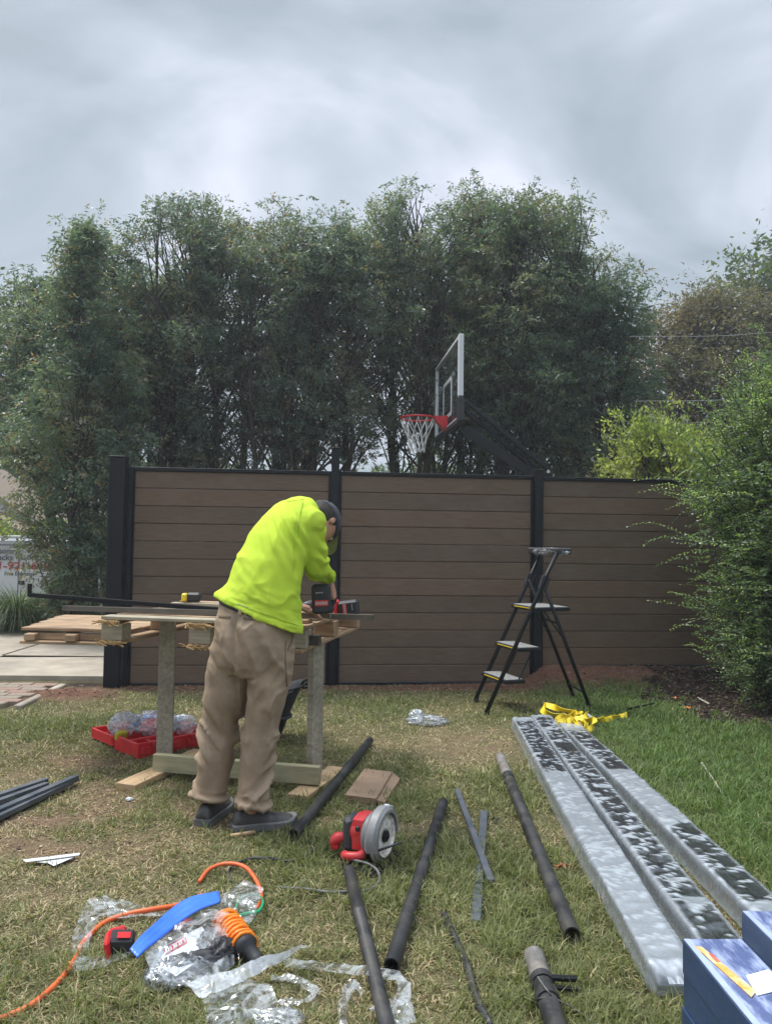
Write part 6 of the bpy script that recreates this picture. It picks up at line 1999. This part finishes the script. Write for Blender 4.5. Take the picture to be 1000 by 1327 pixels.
def dead_leaf(px, py, s, m_, lab, seed):
    random.seed(seed)
    c = PG(px, py, .02); vs, n = [V(0, 0, .006)], 11
    for k in range(n):
        a = 2 * PI * k / n; r = s * (.55 + .45 * (k % 2)) * random.uniform(.8, 1.2)
        vs.append(V(math.cos(a) * r, math.sin(a) * r * .8, random.uniform(-.01, .012)))
    m = MB().add(vs + [v_ - V(0, 0, .001) for v_ in vs], [(0, k + 1, (k + 1) % n + 1) for k in range(n)] + [(n + 1, (k + 1) % n + n + 2, k + n + 2) for k in range(n)])
    m.tube([V(s * .5, 0, 0), V(s * 1.4, s * .3, .004)], .0015, 4)
    o = m.build('dead_leaf', m_); o.location = c
    return tag(o, lab, 'leaf')
dead_leaf(728, 1122, .03, LEAFB, 'curled brown dead leaf between the pipe and the left bundle', 1)
dead_leaf(890, 917, .045, LEAFO, 'larger orange leaf on the mulch edge under the bush', 2)
dead_leaf(876, 904, .028, LEAFO, 'small orange leaf just behind the larger one near the mulch', 3)
dead_leaf(641, 1061, .02, mat('dark_leaf', (.03, .025, .02)), 'dark dead leaf left of the long pipe', 4)
bent('grass_stalk', 'pale dry stalk lying in the green grass right of the bundles', [(908, 988), (922, 1008), (935, 1028)], .012, mat('pale_stalk', (.45, .43, .36), rough=.8), 'stalk')
bent('grass_stalk', 'pale stalk at the mulch edge beside the orange leaves', [(888, 893), (902, 903), (918, 912)], .012, bpy.data.materials['pale_stalk'], 'stalk')

# ---- yellow strap heap
YSTRAP = mat('yellow_strap', (.80, .62, .01), (.70, .50, .01), 30, .5, bump=.3, bscale=200)
def ribbon(name, pts, w, m_, parent, n=6, twist=0):
    sp = spline(pts, n); g = MB(); rings = []
    for i, p in enumerate(sp):
        t = (sp[min(i + 1, len(sp) - 1)] - sp[max(i - 1, 0)]).normalized()
        a = twist * i / len(sp) + .9 * math.sin(i * .5)
        side = t.cross(V(0, 0, 1)); side = side.normalized() if side.length > .1 else V(1, 0, 0)
        u = (V(0, 0, 1) * math.cos(a) + side * math.sin(a)).normalized(); q = t.cross(u).normalized() * .0015
        rings.append([p + u * w / 2 + q, p - u * w / 2 + q, p - u * w / 2 - q, p + u * w / 2 - q])
    g.loft(rings); return g.build(name, m_, parent, auto=50)
yq = PG(742, 930)
yt = thing('yellow_strap', 'heap of bright yellow webbing strap behind the wrapped bundles', 'strap', tuple(yq))
def yp(px, py, z): return PG(px, py, z) - yt.location
ribbon('webbing', [yp(762, 938, .03), yp(745, 925, .07), yp(722, 918, .09), yp(706, 914, .09), yp(704, 922, .06), yp(725, 928, .05), yp(742, 932, .08), yp(752, 925, .12), yp(744, 930, .04)], .045, YSTRAP, yt)
random.seed(5)
for k in range(7):
    c = yp(735 + random.uniform(-6, 22), 936 + random.uniform(-7, 5), .05 + random.uniform(-.01, .04)); r = random.uniform(.03, .055); a0 = random.uniform(0, 6)
    tz = random.uniform(-.5, .5)
    ribbon('webbing', [c + V(math.cos(a0 + s) * r * (1 + .1 * s), math.sin(a0 + s) * r, math.sin(s * 1.3 + a0) * .02 * 1.5) for s in np.linspace(0, 5.2, 8)], .042, YSTRAP, yt, 4, twist=tz)
ribbon('webbing', [yp(765, 936, .02), yp(778, 932, .05), yp(788, 932, .015), yp(797, 929, .035), yp(803, 929, .012), yp(812, 926, .03)], .045, YSTRAP, yt, 5)
g = MB(); g.tube([yp(760, 926, .05), yp(768, 932, .02)], .012, 8); g.build('buckle', HW, yt)

# ---- red tool case
N_ = PG(178, 984); R_ = PG(268, 966); L_ = PG(143, 951)
ex = (R_ - N_); ex.z = 0; lx = ex.length; ex.normalize(); ey = V(-ex.y, ex.x, 0); ly = .62
case = thing('tool_case', 'open red plastic tool case full of bags behind the left bench leg', 'tool case', (N_.x, N_.y, N_.z), math.atan2(ex.y, ex.x))
lx = .50
def tray(y0, y1, z, h, name):
    g = MB(); w = .016
    g.box((lx / 2, (y0 + y1) / 2, z + .005), (lx, y1 - y0, .01), bev=.003)
    g.box((lx / 2, y0 + w / 2, z + h / 2 + .004), (lx, w, h), bev=.005); g.box((lx / 2, y1 - w / 2, z + h / 2 + .004), (lx, w, h), bev=.005)
    g.box((w / 2, (y0 + y1) / 2, z + h / 2 + .004), (w - .001, y1 - y0 - 2 * w, h - .001), bev=.004); g.box((lx - w / 2, (y0 + y1) / 2, z + h / 2 + .004), (w - .001, y1 - y0 - 2 * w, h - .001), bev=.004)
    for k in range(1, 4): g.box((lx * k / 4 + .02, (y0 + y1) / 2, z + h * .38), (.014, (y1 - y0) * .8, h * .7), bev=.004)
    g.box((lx / 2, (y0 + y1) / 2 + .03, z + h * .45), (lx * .9, .022, h * .8), bev=.006)
    for k in range(5): g.box((lx * (k + .5) / 5, y0 - .004, z + h * .5), (.05, .012, h * .5), bev=.003)
    return g.build(name, RED, case)
tray(0, .30, .0, .085, 'lower_shell'); tray(.315, .615, .012, .06, 'upper_shell')
for x in (.12, .38): MB().box((x, -.012, .075), (.06, .014, .035), bev=.004).build('latch', REDW, case)
cf = film_mat('bag_film_a', clear=.72, bump=1, bscale=30, crease=.6, crease_scale=16)
def cw_(x, y, z):
    v_ = N_ + ex * x + ey * y; return V(v_.x, v_.y, N_.z + z)
crumple('plastic_bag', cw_(.10, .36, .06), (.09, .08, .075), FILMM, 71, amp=.4, label='white crumpled bag in the left corner of the red case', cat='bag')
crumple('plastic_bag', cw_(.27, .30, .05), (.15, .11, .075), cf, 72, amp=.35, label='clear bag with blue seal bulging in the middle of the red case', cat='bag')
crumple('plastic_bag', cw_(.42, .20, .05), (.07, .08, .06), FILMM, 73, amp=.4, label='small clear bag at the right end of the red case', cat='bag')
bz = thing('blue_zip_seal', 'blue zip seal arching over the bags in the red case', 'bag seal', tuple(cw_(.27, .38, .0)))
band('seal_band', [(172, 938), (190, 927), (210, 924), (237, 930)], [(175, 941), (191, 931), (211, 929), (236, 936)], mat('pale_blue_seal', (.10, .25, .7), (.16, .34, .8), 9, .4), bz, z=.13)
mm_ = MB().box((0, 0, .035), (.07, .035, .05), Matrix.Rotation(.3, 3, 'X'), bev=.006).build('yellow_box', mat('olive_yellow', (.5, .45, .02), (.42, .38, .03), 9, .5)); mm_.location = cw_(.03, .27, .05); mm_.rotation_euler = (0, 0, .9)
tag(mm_, 'small yellow green box at the left end of the red case', 'box')

# ---- black tool bucket behind the worker's legs
bb = PG(338, 962)
bk = thing('tool_bag', 'black soft tool bag with grey trim behind the worker\'s legs', 'tool bag', (bb.x, bb.y + .12, 0), .1)
BAGM = mat('black_nylon', (.008, .01, .013), (.018, .02, .026), 20, .8, bump=.4, bscale=200)
g = MB(); rings = []
for z, r in ((0.0, .10), (.02, .115), (.12, .14), (.22, .17), (.30, .20), (.31, .195)):
    rings.append([V(math.cos(a) * r * (1 + .05 * math.sin(3 * a)) + z * .18, math.sin(a) * r * .8, z + .02 * math.sin(a * 2 + 1) * z * 4 + (.10 * z * math.cos(a))) for a in np.linspace(0, 2 * PI, 28, endpoint=False)])
g.loft(rings); g.build('shell', BAGM, bk, smooth=True)
g = MB(); g.tube([V(math.cos(a) * .205 + .055, math.sin(a) * .165, .31 + .03 * math.cos(a)) for a in np.linspace(0, 2 * PI, 29)], .007, 6, caps=False); g.build('top_trim', BAGM, bk, smooth=True)
g = MB(); g.tube([V(math.cos(a) * .15 + .025, math.sin(a) * .125, .135) for a in np.linspace(0, 2 * PI, 29)], .010, 6, caps=False, sq=1.0); g.build('grey_band', mat('grey_trim', (.05, .055, .065), rough=.7), bk, smooth=True)
g = MB(); g.tube(spline([V(.235, -.03, .335), V(.255, -.04, .37), V(.285, -.04, .375), V(.30, -.03, .35), V(.275, -.03, .325), V(.245, -.03, .32)], 5), .008, 6); g.build('handle', BAGM, bk, smooth=True)
# ================================================================== LENS VEIL: added thin volume, stands in for glare over the trees
hz = bpy.data.materials.new('lens_veil'); hz.use_nodes = True
hn, hl = hz.node_tree.nodes, hz.node_tree.links
hn.remove(hn['Principled BSDF'])
pv = hn.new('ShaderNodeVolumePrincipled')
pv.inputs['Color'].default_value = (.86, .93, 1.0, 1)
pv.inputs['Density'].default_value = 0.0028
pv.inputs['Anisotropy'].default_value = 0.3
hl.new(pv.outputs[0], hn['Material Output'].inputs['Volume'])
HB = MB().box((0, 18, 6.5), (90, 80, 17.5))
veil_haze = HB.build('veil_haze', hz)
tag(veil_haze, kind='stuff')
